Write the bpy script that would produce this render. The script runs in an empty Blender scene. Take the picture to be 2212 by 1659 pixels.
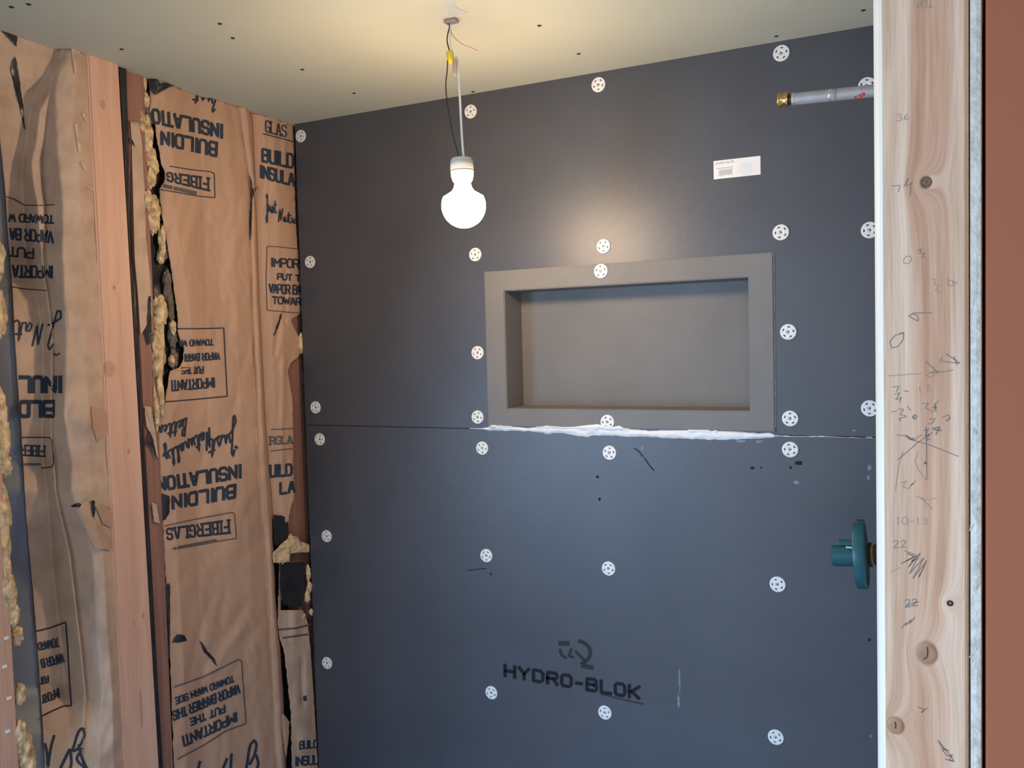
import bpy, bmesh, math, random
from mathutils import Vector, Matrix, noise
random.seed(7)
D = bpy.data
C = bpy.context.scene.collection
PI = math.pi

# ---------------------------------------------------------------- camera
F_PX, YAW, PITCH, ROLL = 1836.68, 0.4475, -0.0462, -0.0258
CAM = Vector((1.4751, -1.7981, 1.6019))
CEIL = 2.194          # ceiling height
SEAM = 1.4025         # joint between the two backer boards
fw = Vector((-math.sin(YAW)*math.cos(PITCH), math.cos(YAW)*math.cos(PITCH), math.sin(PITCH)))
rt0 = Vector((math.cos(YAW), math.sin(YAW), 0))
up0 = rt0.cross(fw)
rt = math.cos(ROLL)*rt0 + math.sin(ROLL)*up0
up = -math.sin(ROLL)*rt0 + math.cos(ROLL)*up0
cam_d = D.cameras.new('camera')
cam_d.sensor_fit = 'HORIZONTAL'; cam_d.sensor_width = 36.0
cam_d.lens = F_PX/2212*36.0
cam_d.clip_start = 0.02
cam = D.objects.new('camera', cam_d)
cam.matrix_world = Matrix(((rt.x, up.x, -fw.x, CAM.x), (rt.y, up.y, -fw.y, CAM.y),
                           (rt.z, up.z, -fw.z, CAM.z), (0, 0, 0, 1)))
C.objects.link(cam)
sc = bpy.context.scene
sc.camera = cam

def on(axis, val, px, py):
    """the point of the plane axis=val that the photograph shows at a pixel"""
    d = fw*F_PX + rt*(px-1106) - up*(py-829.5)
    return CAM + d*((val-CAM[axis])/d[axis])
def left(px, py, x=0.0): return on(0, x, px, py)
def back(px, py, y=0.0): return on(1, y, px, py)

# ---------------------------------------------------------------- light and exposure
W = D.worlds.new('world'); sc.world = W; W.use_nodes = True
W.node_tree.nodes['Background'].inputs[0].default_value = (0.55, 0.70, 1.0, 1)
W.node_tree.nodes['Background'].inputs[1].default_value = 0.25
def area(name, loc, target, sx, sy, power, col):
    l = D.lights.new(name, 'AREA'); l.shape = 'RECTANGLE'; l.size = sx; l.size_y = sy
    l.energy = power; l.color = col
    o = D.objects.new(name, l); C.objects.link(o)
    o.location = loc
    o.rotation_euler = (Vector(target)-Vector(loc)).to_track_quat('-Z', 'Y').to_euler()
    return o
WIN_Y, WIN_Z = (-2.45, -1.30), (0.80, 1.75)       # the window in the left wall, behind the camera's left shoulder
REAR = -3.6
area('window_daylight', (0.005, sum(WIN_Y)/2, sum(WIN_Z)/2), (1.0, sum(WIN_Y)/2, sum(WIN_Z)/2-0.50),
     WIN_Y[1]-WIN_Y[0], WIN_Z[1]-WIN_Z[0], 76, (0.43, 0.67, 1.0))
FILL_WIN_X, FILL_WIN_Z = (1.25, 2.85), (0.90, 2.00)       # an unseen window added behind the camera for fill light
area('window_daylight', (sum(FILL_WIN_X)/2, REAR+.005, sum(FILL_WIN_Z)/2), (sum(FILL_WIN_X)/2-.3, REAR+1.0, sum(FILL_WIN_Z)/2+.75),   # added fill, tilted up to brighten the ceiling
     FILL_WIN_X[1]-FILL_WIN_X[0], FILL_WIN_Z[1]-FILL_WIN_Z[0], 30, (0.86, 0.95, 1.0))
BULB_EMIT = 172.0
BULB_COL = (1.0, 0.70, 0.43)
vs = sc.view_settings
sc.display_settings.display_device = 'sRGB'
vs.view_transform = 'Standard'; vs.look = 'None'; vs.gamma = 1.0; vs.exposure = 0.0
vs.use_curve_mapping = False

# ---------------------------------------------------------------- materials
def mat(name, col, rough=0.6, metal=0.0, spec=0.5, var=0.0, vscale=8.0, bump=0.0, bscale=60.0, stretch=(1, 1, 1)):
    m = D.materials.new(name); m.use_nodes = True
    nt = m.node_tree; b = nt.nodes['Principled BSDF']
    b.inputs['Base Color'].default_value = (*col, 1)
    b.inputs['Roughness'].default_value = rough
    b.inputs['Metallic'].default_value = metal
    b.inputs['Specular IOR Level'].default_value = spec
    if var or bump:
        g = nt.nodes.new('ShaderNodeNewGeometry')
        mp = nt.nodes.new('ShaderNodeMapping'); mp.inputs['Scale'].default_value = stretch
        nt.links.new(g.outputs['Position'], mp.inputs['Vector'])
    if var:
        n = nt.nodes.new('ShaderNodeTexNoise'); n.inputs['Scale'].default_value = vscale
        n.inputs['Detail'].default_value = 5
        nt.links.new(mp.outputs[0], n.inputs['Vector'])
        r = nt.nodes.new('ShaderNodeValToRGB')
        r.color_ramp.elements[0].position = 0.3; r.color_ramp.elements[1].position = 0.7
        r.color_ramp.elements[0].color = (*[c*(1-var) for c in col], 1)
        r.color_ramp.elements[1].color = (*[min(1, c*(1+var)) for c in col], 1)
        nt.links.new(n.outputs['Fac'], r.inputs['Fac'])
        nt.links.new(r.outputs['Color'], b.inputs['Base Color'])
    if bump:
        n2 = nt.nodes.new('ShaderNodeTexNoise'); n2.inputs['Scale'].default_value = bscale
        n2.inputs['Detail'].default_value = 6
        nt.links.new(mp.outputs[0], n2.inputs['Vector'])
        bp = nt.nodes.new('ShaderNodeBump'); bp.inputs['Strength'].default_value = bump
        bp.inputs['Distance'].default_value = 0.004
        nt.links.new(n2.outputs['Fac'], bp.inputs['Height'])
        nt.links.new(bp.outputs['Normal'], b.inputs['Normal'])
    return m

def wood(name, light, dark, knots=(), axis=0, grain=55.0, knot_col=(0.20, 0.10, 0.05), heart=None, rough=0.6):
    """timber: long grain along z that bends round each knot; knots = (u, z, radius_u, radius_z, strength)"""
    m = D.materials.new(name); m.use_nodes = True
    nt = m.node_tree; N = nt.nodes; L = nt.links; b = N['Principled BSDF']
    b.inputs['Roughness'].default_value = rough
    b.inputs['Specular IOR Level'].default_value = 0.3
    def math_(op, a, c=None, clamp=False):
        n = N.new('ShaderNodeMath'); n.operation = op; n.use_clamp = clamp
        for i, v in enumerate((a, c)):
            if v is None: continue
            if isinstance(v, (int, float)): n.inputs[i].default_value = v
            else: L.new(v, n.inputs[i])
        return n.outputs[0]
    g = N.new('ShaderNodeNewGeometry'); s = N.new('ShaderNodeSeparateXYZ')
    L.new(g.outputs['Position'], s.inputs[0])
    u, dpt, z = s.outputs[axis], s.outputs[1-axis], s.outputs[2]
    warp = None; kmask = None
    for (ku, kz, ru, rz, st) in knots:
        du = math_('SUBTRACT', u, ku); dz = math_('SUBTRACT', z, kz)
        q = math_('ADD', math_('POWER', math_('ABSOLUTE', math_('DIVIDE', du, ru)), 2.0),
                  math_('POWER', math_('ABSOLUTE', math_('DIVIDE', dz, rz)), 2.0))
        # grain is pushed aside round the knot, and closes above and below it
        fall = math_('DIVIDE', 1.0, math_('ADD', 1.0, math_('MULTIPLY', q, 0.30)))
        w = math_('MULTIPLY', fall, math_('MULTIPLY', 0.030, st))
        warp = w if warp is None else math_('ADD', warp, w)
        k = math_('SUBTRACT', 1.0, math_('MULTIPLY', math_('SUBTRACT', q, 0.75), 2.0), True)
        k = math_('MULTIPLY', k, st, True)
        kmask = k if kmask is None else math_('MAXIMUM', kmask, k)
    cu = u if warp is None else math_('ADD', u, warp)
    cb = N.new('ShaderNodeCombineXYZ')
    L.new(cu, cb.inputs[0]); L.new(dpt, cb.inputs[1]); L.new(math_('MULTIPLY', z, 0.045), cb.inputs[2])
    n1 = N.new('ShaderNodeTexNoise'); n1.inputs['Scale'].default_value = grain; n1.inputs['Detail'].default_value = 3
    n1.inputs['Distortion'].default_value = 0.6
    L.new(cb.outputs[0], n1.inputs['Vector'])
    n2 = N.new('ShaderNodeTexNoise'); n2.inputs['Scale'].default_value = grain*5; n2.inputs['Detail'].default_value = 2
    L.new(cb.outputs[0], n2.inputs['Vector'])
    fac = math_('ADD', math_('MULTIPLY', n1.outputs['Fac'], 0.75), math_('MULTIPLY', n2.outputs['Fac'], 0.25))
    r = N.new('ShaderNodeValToRGB')
    e = r.color_ramp.elements
    e[0].position = 0.36; e[0].color = (*dark, 1)
    e[1].position = 0.62; e[1].color = (*light, 1)
    L.new(fac, r.inputs['Fac'])
    out = r.outputs['Color']
    if heart is not None:                      # darker heartwood down the middle, pale sapwood at the sides
        n3 = N.new('ShaderNodeTexNoise'); n3.inputs['Scale'].default_value = 9.0
        L.new(cb.outputs[0], n3.inputs['Vector'])
        hd = math_('ABSOLUTE', math_('SUBTRACT', math_('ADD', cu, math_('MULTIPLY', math_('SUBTRACT', n3.outputs['Fac'], .5), .05)), heart[0]))
        hm = math_('MULTIPLY', math_('SUBTRACT', heart[1], hd), 110.0, True)
        hx = N.new('ShaderNodeMix'); hx.data_type = 'RGBA'; hx.blend_type = 'MULTIPLY'
        L.new(hm, hx.inputs[0]); L.new(out, hx.inputs[6]); hx.inputs[7].default_value = (0.86, 0.74, 0.68, 1)
        out = hx.outputs[2]
    if kmask is not None:
        mx = N.new('ShaderNodeMix'); mx.data_type = 'RGBA'
        L.new(kmask, mx.inputs[0]); L.new(out, mx.inputs[6]); mx.inputs[7].default_value = (*knot_col, 1)
        out = mx.outputs[2]
    L.new(out, b.inputs['Base Color'])
    bp = N.new('ShaderNodeBump'); bp.inputs['Strength'].default_value = 0.25; bp.inputs['Distance'].default_value = 0.002
    L.new(n2.outputs['Fac'], bp.inputs['Height']); L.new(bp.outputs['Normal'], b.inputs['Normal'])
    return m

M = {}
M['board'] = mat('dark_backer_board', (0.056, 0.060, 0.074), 0.42, spec=0.68, var=0.10, vscale=5, bump=0.12, bscale=420)
M['niche'] = mat('grey_niche_board', (0.165, 0.160, 0.155), 0.60, spec=0.4, var=0.08, vscale=7, bump=0.06, bscale=200)
M['ink'] = mat('black_print', (0.012, 0.012, 0.016), 0.7, spec=0.2)
M['ink_faint'] = mat('worn_black_print', (0.030, 0.030, 0.034), 0.7, spec=0.2)
M['ceiling'] = mat('greenboard_paper', (0.47, 0.485, 0.395), 0.85, spec=0.2, var=0.03, vscale=3)
M['kraft'] = mat('kraft_paper', (0.48, 0.303, 0.207), 0.62, spec=0.3, var=0.10, vscale=9, bump=0.25, bscale=38, stretch=(1, 1, .35))
M['kraft_old'] = mat('dusty_kraft_paper', (0.50, 0.36, 0.27), 0.75, spec=0.2, var=0.15, vscale=22, bump=0.3, bscale=50)
M['asphalt'] = mat('asphalt_coated_paper', (0.020, 0.020, 0.024), 0.42, spec=0.5, var=0.3, vscale=30, bump=0.4, bscale=60)  # black coated paper; also paints the shade in gaps and holes
M['asphalt_dusty'] = mat('dusty_asphalt_paper', (0.21, 0.25, 0.31), 0.45, spec=0.6, var=0.15, vscale=12, bump=0.2, bscale=30, stretch=(1, 1, .3))  # daylight on the black paper, painted in as blue grey
M['navy'] = mat('navy_print_ink', (0.032, 0.045, 0.070), 0.7, spec=0.2)
M['navy_faint'] = mat('navy_print_ink_thin', (0.115, 0.105, 0.105), 0.7, spec=0.2)
M['fiber'] = mat('yellow_glass_fibre', (0.60, 0.44, 0.26), 0.95, spec=0.05, var=0.45, vscale=70, bump=0.6, bscale=160)
M['sheath'] = mat('dark_sheathing', (0.06, 0.045, 0.04), 0.9, spec=0.1, var=0.2)
M['plastic'] = mat('white_plastic', (0.72, 0.72, 0.71), 0.38, spec=0.5)
M['screw'] = mat('zinc_screw', (0.30, 0.29, 0.28), 0.35, metal=0.9)
M['dark_screw'] = mat('black_screw', (0.03, 0.03, 0.03), 0.5, metal=0.3)
M['sticker'] = mat('sticker_paper', (0.80, 0.79, 0.77), 0.5, spec=0.3)
M['grey_ink'] = mat('grey_ink', (0.42, 0.40, 0.39), 0.7, spec=0.2)
M['pale_blue_ink'] = mat('pale_blue_ink', (0.70, 0.745, 0.75), 0.6, spec=0.2)
M['sealant'] = mat('white_sealant', (0.74, 0.74, 0.74), 0.55, spec=0.4, var=0.05, vscale=30, bump=0.5, bscale=45)
M['bead'] = mat('dried_adhesive', (0.50, 0.46, 0.30), 0.6, var=0.2, vscale=60)
M['scuff'] = mat('pale_scuff', (0.19, 0.21, 0.23), 0.8, var=0.3, vscale=120)
M['gypsum'] = mat('gypsum_core', (0.62, 0.57, 0.51), 0.9, spec=0.2, var=0.16, vscale=90, bump=0.9, bscale=110)
M['orange'] = mat('terracotta_paint', (0.36, 0.115, 0.055), 0.7, spec=0.3, var=0.03, vscale=2)
M['drywall'] = mat('bare_room_wall', (0.26, 0.23, 0.20), 0.85, spec=0.2, var=0.03)
M['floor'] = mat('blue_floor_membrane', (0.12, 0.28, 0.60), 0.75, var=0.15, vscale=5, stretch=(1, 6, 1))  # blue chosen to bounce blue light onto the lower board
M['subfloor'] = mat('pale_dusty_subfloor', (0.62, 0.60, 0.57), 0.85, spec=.2, var=.08, vscale=3)
M['graphite'] = mat('pencil_graphite', (0.20, 0.17, 0.155), 0.5, spec=0.4)
M['graphite_soft'] = mat('faint_pencil_graphite', (0.33, 0.26, 0.215), 0.5, spec=0.3)
M['socket'] = mat('white_socket', (0.52, 0.52, 0.50), 0.4)
M['black_wire'] = mat('black_insulated_wire', (0.015, 0.015, 0.014), 0.4)
M['white_wire'] = mat('white_insulated_wire', (0.72, 0.70, 0.67), 0.4)
M['copper'] = mat('copper_wire', (0.72, 0.38, 0.22), 0.35, metal=1.0)
M['yellow'] = mat('yellow_wire_nut', (0.80, 0.58, 0.03), 0.4)
M['tan_nut'] = mat('tan_wire_nut', (0.50, 0.36, 0.27), 0.35)
M['clamp'] = mat('grey_cable_clamp', (0.34, 0.27, 0.27), 0.45, metal=0.3)
M['blue_smudge'] = mat('blue_grey_smudge', (0.42, 0.46, 0.44), 0.85, spec=0.2, var=0.06, vscale=30)
M['brass'] = mat('brass', (0.66, 0.40, 0.16), 0.28, metal=1.0, var=0.2, vscale=60)
M['dull_brass'] = mat('dull_brass', (0.26, 0.19, 0.12), 0.32, metal=1.0, var=0.3, vscale=60)
M['pipe'] = mat('galvanised_pipe', (0.40, 0.39, 0.39), 0.48, metal=0.35, var=0.12, vscale=50)
M['pipe_ring'] = mat('bright_pipe_ring', (0.66, 0.62, 0.56), 0.3, metal=0.8)
M['pipe_tape'] = mat('dull_pipe_tape', (0.28, 0.26, 0.22), 0.6)
M['red'] = mat('red_marker', (0.62, 0.03, 0.025), 0.5)
M['teal'] = mat('teal_plastic', (0.008, 0.078, 0.092), 0.42, spec=0.5)
M['teal_dark'] = mat('dark_teal_plastic', (0.008, 0.030, 0.042), 0.5)
M['wood_left'] = wood('planed_stud_wood', (0.68, 0.43, 0.32), (0.60, 0.35, 0.25), axis=1, grain=45, knot_col=(0.40, 0.19, 0.12),
    knots=[(left(222, 226).y, left(222, 226).z, .006, .009, .6), (left(236, 797).y, left(236, 797).z, .014, .016, .45),
           (left(247, 621).y, left(247, 621).z, .0035, .004, .9), (left(278, 975).y, left(278, 975).z, .004, .006, .7),
           (left(309, 1330).y, left(309, 1330).z, .003, .005, .6), (left(290, 1348).y, left(290, 1348).z, .003, .005, .5),
           (left(305, 1530).y, left(305, 1530).z, .004, .045, .55)])
M['wood_old'] = wood('old_reddish_stud_wood', (0.33, 0.175, 0.13), (0.23, 0.115, 0.09), axis=1, grain=60)
M['wood_edge_stud'] = wood('old_pinkish_stud_wood', (0.58, 0.36, 0.27), (0.48, 0.28, 0.20), axis=1, grain=60)

# ---------------------------------------------------------------- helpers
def tag(o, label=None, cat=None, group=None, kind=None):
    if label: o['label'] = label
    if cat: o['category'] = cat
    if group: o['group'] = group
    if kind: o['kind'] = kind
    return o
def empty(name, loc, label, cat, group=None):
    o = D.objects.new(name, None); C.objects.link(o); o.location = loc
    o.empty_display_size = 0.02
    return tag(o, label, cat, group)
def link(name, me, m, parent=None, smooth=False):
    """a mesh given in world coordinates; a child keeps its place under its parent"""
    if m is not None and not me.materials: me.materials.append(m)
    if smooth:
        for p in me.polygons: p.use_smooth = True
    o = D.objects.new(name, me); C.objects.link(o)
    if parent is not None:
        o.parent = parent
        off = Vector(parent.location)
        q = parent.parent
        while q is not None: off += Vector(q.location); q = q.parent
        me.transform(Matrix.Translation(-off))
    return o
def pyd(name, v, f, m, parent=None, smooth=False):
    me = D.meshes.new(name); me.from_pydata([tuple(a) for a in v], [], f); me.update()
    return link(name, me, m, parent, smooth)
def frombm(name, bm, m, parent=None, smooth=False):
    bmesh.ops.recalc_face_normals(bm, faces=bm.faces)
    me = D.meshes.new(name); bm.to_mesh(me); bm.free()
    return link(name, me, m, parent, smooth)
def bbox(bm, a, b, bevel=0.0, seg=2):
    r = bmesh.ops.create_cube(bm, size=1.0)
    vs_ = r['verts']
    a, b = Vector(a), Vector(b); c = (a+b)/2; s = b-a
    for v in vs_: v.co = Vector((v.co.x*s.x, v.co.y*s.y, v.co.z*s.z)) + c
    if bevel:
        ed = list({e for v in vs_ for e in v.link_edges})
        bmesh.ops.bevel(bm, geom=ed, offset=bevel, segments=seg, affect='EDGES', profile=0.5)
    return vs_
def box(name, a, b, m, parent=None, bevel=0.0):
    bm = bmesh.new(); bbox(bm, a, b, bevel)
    return frombm(name, bm, m, parent)
def lathe_data(profile, n=32):
    """profile = (radius, height) pairs turned about the local z axis"""
    v, f = [], []
    for (r, z) in profile:
        for i in range(n):
            a = 2*PI*i/n; v.append(Vector((r*math.cos(a), r*math.sin(a), z)))
    for k in range(len(profile)-1):
        for i in range(n):
            j = (i+1) % n
            f.append((k*n+i, k*n+j, (k+1)*n+j, (k+1)*n+i))
    if profile[0][0] > 0: f.append(tuple(range(n))[::-1])
    if profile[-1][0] > 0: f.append(tuple((len(profile)-1)*n+i for i in range(n)))
    return v, f
def lathe(name, origin, axis, profile, m, parent=None, n=32, smooth=True):
    v, f = lathe_data(profile, n)
    R = Vector((0, 0, 1)).rotation_difference(Vector(axis)).to_matrix()
    o = pyd(name, [R @ a + Vector(origin) for a in v], f, m, parent, False)
    bm = bmesh.new(); bm.from_mesh(o.data); bmesh.ops.remove_doubles(bm, verts=bm.verts, dist=1e-6)
    bmesh.ops.recalc_face_normals(bm, faces=bm.faces)
    for e in bm.edges:
        e.smooth = not (len(e.link_faces) == 2 and e.calc_face_angle(0) > 0.6)
    for fc in bm.faces: fc.smooth = smooth
    bm.to_mesh(o.data); bm.free()
    return o
def catmull(pts, n=8):
    P = [Vector(p) for p in pts]
    P = [2*P[0]-P[1]] + P + [2*P[-1]-P[-2]]
    out = []
    for i in range(1, len(P)-2):
        for k in range(n):
            t = k/n
            out.append(0.5*((2*P[i]) + (-P[i-1]+P[i+1])*t + (2*P[i-1]-5*P[i]+4*P[i+1]-P[i+2])*t*t
                            + (-P[i-1]+3*P[i]-3*P[i+1]+P[i+2])*t**3))
    out.append(P[-2]); return out
def tube(name, pts, r, m, parent=None, n=10, curve=True):
    P = catmull(pts) if curve else [Vector(p) for p in pts]
    v, f = [], []
    ref = Vector((0.3, 0.9, 0.2))
    for i, p in enumerate(P):
        d = (P[min(i+1, len(P)-1)]-P[max(i-1, 0)]).normalized()
        a = d.cross(ref).normalized(); b = d.cross(a)
        for k in range(n):
            t = 2*PI*k/n; v.append(p + r*(math.cos(t)*a+math.sin(t)*b))
    for i in range(len(P)-1):
        for k in range(n):
            j = (k+1) % n; f.append((i*n+k, i*n+j, (i+1)*n+j, (i+1)*n+k))
    f.append(tuple(range(n))[::-1]); f.append(tuple((len(P)-1)*n+k for k in range(n)))
    return pyd(name, v, f, m, parent, True)
def lerp(tab, y):
    """piecewise linear look-up in (y, value) pairs"""
    if y <= tab[0][0]: return tab[0][1]
    for (a, va), (b, vb) in zip(tab, tab[1:]):
        if y <= b: return va + (vb-va)*(y-a)/(b-a)
    return tab[-1][1]
def nz(x, y, s=0.0): return noise.noise(Vector((x, y, s)))

# stroke lettering: every glyph is a few polylines in a unit box
def rr(x0, y0, x1, y1, c=.2):
    return [(x0+c, y0), (x1-c, y0), (x1, y0+c), (x1, y1-c), (x1-c, y1), (x0+c, y1), (x0, y1-c), (x0, y0+c), (x0+c, y0)]
GL = {
 'A': [[(0, 0), (.42, 1), (.58, 1), (1, 0)], [(.2, .33), (.8, .33)]],
 'B': [[(0, 0), (0, 1), (.8, 1), (.95, .88), (.95, .64), (.8, .53), (0, .53)], [(.8, .53), (1, .4), (1, .14), (.85, 0), (0, 0)]],
 'C': [[(1, .8), (.82, 1), (.18, 1), (0, .8), (0, .2), (.18, 0), (.82, 0), (1, .2)]],
 'D': [[(0, 0), (0, 1), (.75, 1), (1, .78), (1, .22), (.75, 0), (0, 0)]],
 'E': [[(1, 1), (0, 1), (0, 0), (1, 0)], [(0, .52), (.85, .52)]],
 'F': [[(1, 1), (0, 1), (0, 0)], [(0, .52), (.85, .52)]],
 'G': [[(1, .8), (.82, 1), (.18, 1), (0, .8), (0, .2), (.18, 0), (.82, 0), (1, .2), (1, .45), (.6, .45)]],
 'H': [[(0, 0), (0, 1)], [(1, 0), (1, 1)], [(0, .5), (1, .5)]],
 'I': [[(0, 0), (0, 1)]],
 'K': [[(0, 0), (0, 1)], [(1, 1), (.25, .52), (1, 0)], [(0, .52), (.25, .52)]],
 'L': [[(0, 1), (0, 0), (1, 0)]],
 'M': [[(0, 0), (0, 1), (.5, .35), (1, 1), (1, 0)]],
 'N': [[(0, 0), (0, 1), (1, 0), (1, 1)]],
 'O': [rr(0, 0, 1, 1)],
 'P': [[(0, 0), (0, 1), (.8, 1), (1, .85), (1, .6), (.8, .45), (0, .45)]],
 'R': [[(0, 0), (0, 1), (.8, 1), (1, .86), (1, .62), (.8, .48), (0, .48)], [(.6, .48), (1, 0)]],
 'S': [[(1, .82), (.82, 1), (.18, 1), (0, .85), (0, .66), (.18, .52), (.82, .5), (1, .36), (1, .15), (.82, 0), (.18, 0), (0, .18)]],
 'T': [[(0, 1), (1, 1)], [(.5, 1), (.5, 0)]],
 'U': [[(0, 1), (0, .2), (.2, 0), (.8, 0), (1, .2), (1, 1)]],
 'V': [[(0, 1), (.5, 0), (1, 1)]],
 'W': [[(0, 1), (.25, 0), (.5, .8), (.75, 0), (1, 1)]],
 'Y': [[(0, 1), (.5, .48), (1, 1)], [(.5, .48), (.5, 0)]],
 '-': [[(.1, .45), (.9, .45)]], '!': [[(0, .3), (0, 1)], [(0, 0), (0, .1)]], '"': [[(0, .8), (0, 1)]], '.': [[(0, 0), (0, .1)]],
 '0': [[(.5, 0), (.1, .2), (0, .55), (.3, 1), (.75, .95), (1, .5), (.8, .1), (.5, 0)]],
 '1': [[(.5, 0), (.5, 1), (.2, .8)]],
 '2': [[(0, .8), (.3, 1), (.8, .9), (.8, .65), (0, 0), (1, .02)]],
 '3': [[(0, .9), (.5, 1), (.9, .8), (.4, .55), (1, .3), (.6, 0), (0, .1)]],
 '4': [[(.7, 0), (.75, 1), (0, .4), (1, .42)]],
 '6': [[(.8, 1), (.2, .6), (.05, .2), (.5, 0), (.9, .2), (.6, .5), (.1, .35)]],
 '7': [[(0, 1), (1, 1), (.4, 0)]],
 '9': [[(.9, .7), (.5, .5), (.1, .75), (.5, 1), (.9, .85), (.8, 0)]],
 # joined handwriting
 'j': [[(.55, .95), (.8, 1.25), (.95, 1.05), (.7, .3), (.35, -.75), (.1, -.8), (.05, -.45), (.6, -.1), (1, .05)]],
 'u': [[(0, .5), (.15, .05), (.35, .05), (.6, .5), (.65, .05), (1, .1)]],
 's': [[(0, 0), (.45, .55), (.7, .2), (.4, 0), (.15, .08)], [(.5, 0), (1, .1)]],
 't': [[(0, .1), (.45, 1), (.3, .1), (.55, 0), (1, .15)], [(.1, .65), (.85, .7)]],
 'n': [[(0, 0), (.3, 1.1), (.55, .1), (.95, 1.15)]],
 'a': [[(.65, .45), (.25, .45), (.05, .12), (.3, .02), (.65, .45), (.65, .05), (1, .1)]],
 'r': [[(0, 0), (.2, .5), (.5, .42), (.5, .05), (1, .1)]],
 'l': [[(0, .1), (.6, .95), (.5, 1.1), (.3, .8), (.35, .05), (1, .1)]],
 'y': [[(0, .5), (.2, .08), (.6, .5), (.45, -.45), (.1, -.5), (.3, -.1), (1, .2)]],
 'b': [[(.1, 0), (.35, 1.1)], [(.2, 1), (.85, 1.05), (.8, .65), (.35, .58), (.85, .45), (.7, .05), (.1, 0), (1, .05)]],
 'e': [[(.1, .25), (.6, .38), (.45, .52), (.15, .3), (.3, .02), (1, .15)]],
}
ADV = {'I': .18, '!': .18, '"': .15, '.': .2, ' ': .55, 'M': 1.15, 'W': 1.25, '-': .7, '1': .6}
def glyph_lines(text, gap=.30, serif=False):
    """(polylines with u running 0..1 over the word, v 0..1 over the height)"""
    x, raw = 0.0, []
    for ch in text:
        w = ADV.get(ch, 1.0)
        for pl in GL.get(ch, []):
            raw.append([(x+p[0]*(w if ch not in 'I!".' else 1), p[1]) for p in pl])
        if serif and ch in 'FIBERGLAS' and ch not in 'GS':
            for fx in ((0,) if ch != 'A' else (0, 1)):
                raw.append([(x+fx-.22, 0), (x+fx+.22, 0)])
            if ch in 'FIBERL': raw.append([(x-.22, 1), (x+.22, 1)])
        x += w+gap
    tot = x-gap
    return [[(a/tot, b) for a, b in pl] for pl in raw]
def ribbon(bmv, bmf, pts, w, lift):
    """a flat stroke of width w (pixels of the photograph) along pts, laid on a surface by lift(px, py)"""
    P = []
    for a, b in zip(pts, pts[1:]):
        a, b = Vector(a), Vector(b); n = max(1, int((b-a).length/3.5))
        for k in range(n): P.append(a+(b-a)*k/n)
    P.append(Vector(pts[-1]))
    closed = (P[0]-P[-1]).length < .01
    base = len(bmv)
    for i, p in enumerate(P):
        a = P[i-1] if i > 0 else (P[-2] if closed else P[0])
        b = P[i+1] if i < len(P)-1 else (P[1] if closed else P[-1])
        d = b-a
        if d.length < 1e-6: d = Vector((1, 0))
        d.normalize(); n = Vector((-d.y, d.x))
        q = p.copy()
        if not closed and i == 0: q -= d*w*.4
        if not closed and i == len(P)-1: q += d*w*.4
        for s in (-.5, 0, .5): bmv.append(lift(*(q+n*w*s)))
    for i in range(len(P)-1):
        for s in (0, 1):
            k = base+3*i+s; bmf.append((k, k+1, k+4, k+3))
def print_text(name, text, quad, w, lift, m, parent, gap=.30, serif=False, slant=0.0):
    """quad = baseline start, baseline end, top start, top end, in pixels of the photograph"""
    p00, p10, p01, p11 = [Vector(q) for q in quad]
    v, f = [], []
    for pl in glyph_lines(text, gap, serif):
        pts = []
        for (a, b) in pl:
            a += slant*b
            pts.append((p00*(1-a)+p10*a)*(1-b) + (p01*(1-a)+p11*a)*b)
        ribbon(v, f, pts, w, lift)
    return pyd(name, v, f, m, parent)
def print_lines(name, lines, w, lift, m, parent):
    v, f = [], []
    for pl in lines: ribbon(v, f, [Vector(p) for p in pl], w, lift)
    return pyd(name, v, f, m, parent)

# ---------------------------------------------------------------- room shell
tag(box('floor', (-0.2, REAR, -0.05), (3.2, 0.25, 0.0), M['subfloor']), kind='structure')
tag(box('floor_pan', (0.0, -0.76, 0.0), (1.43, -0.001, 0.03), M['floor']), kind='structure')  # unseen pan, added to throw blue light up the back wall
ceiling = tag(box('ceiling', (-0.2, REAR, CEIL), (3.2, 0.25, CEIL+0.0127), M['ceiling']), kind='structure')
tag(box('wall_left', (-0.20, REAR, 0.0), (-0.175, 0.25, CEIL), M['sheath']), kind='structure')
tag(box('wall_right_room', (3.1, REAR, 0.0), (3.12, 0.20, CEIL), M['orange']), kind='structure')
tag(box('wall_right', (1.5425, -0.703, 0.0), (3.1, -0.66, CEIL), M['orange']), kind='structure')
bm = bmesh.new()
bbox(bm, (-0.006, REAR-0.1, 0), (FILL_WIN_X[0], REAR, CEIL)); bbox(bm, (FILL_WIN_X[1], REAR-0.1, 0), (3.1, REAR, CEIL))
bbox(bm, (FILL_WIN_X[0], REAR-0.1, 0), (FILL_WIN_X[1], REAR, FILL_WIN_Z[0])); bbox(bm, (FILL_WIN_X[0], REAR-0.1, FILL_WIN_Z[1]), (FILL_WIN_X[1], REAR, CEIL))
tag(frombm('wall_rear', bm, M['drywall']), kind='structure')
bm = bmesh.new()
bbox(bm, (-0.12, REAR, 0), (-0.006, WIN_Y[0], CEIL)); bbox(bm, (-0.12, WIN_Y[1], 0), (-0.006, -1.02, CEIL))
bbox(bm, (-0.12, WIN_Y[0], 0), (-0.006, WIN_Y[1], WIN_Z[0])); bbox(bm, (-0.12, WIN_Y[0], WIN_Z[1]), (-0.006, WIN_Y[1], CEIL))
tag(frombm('wall_left_room', bm, M['drywall']), kind='structure')
bm = bmesh.new()
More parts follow.
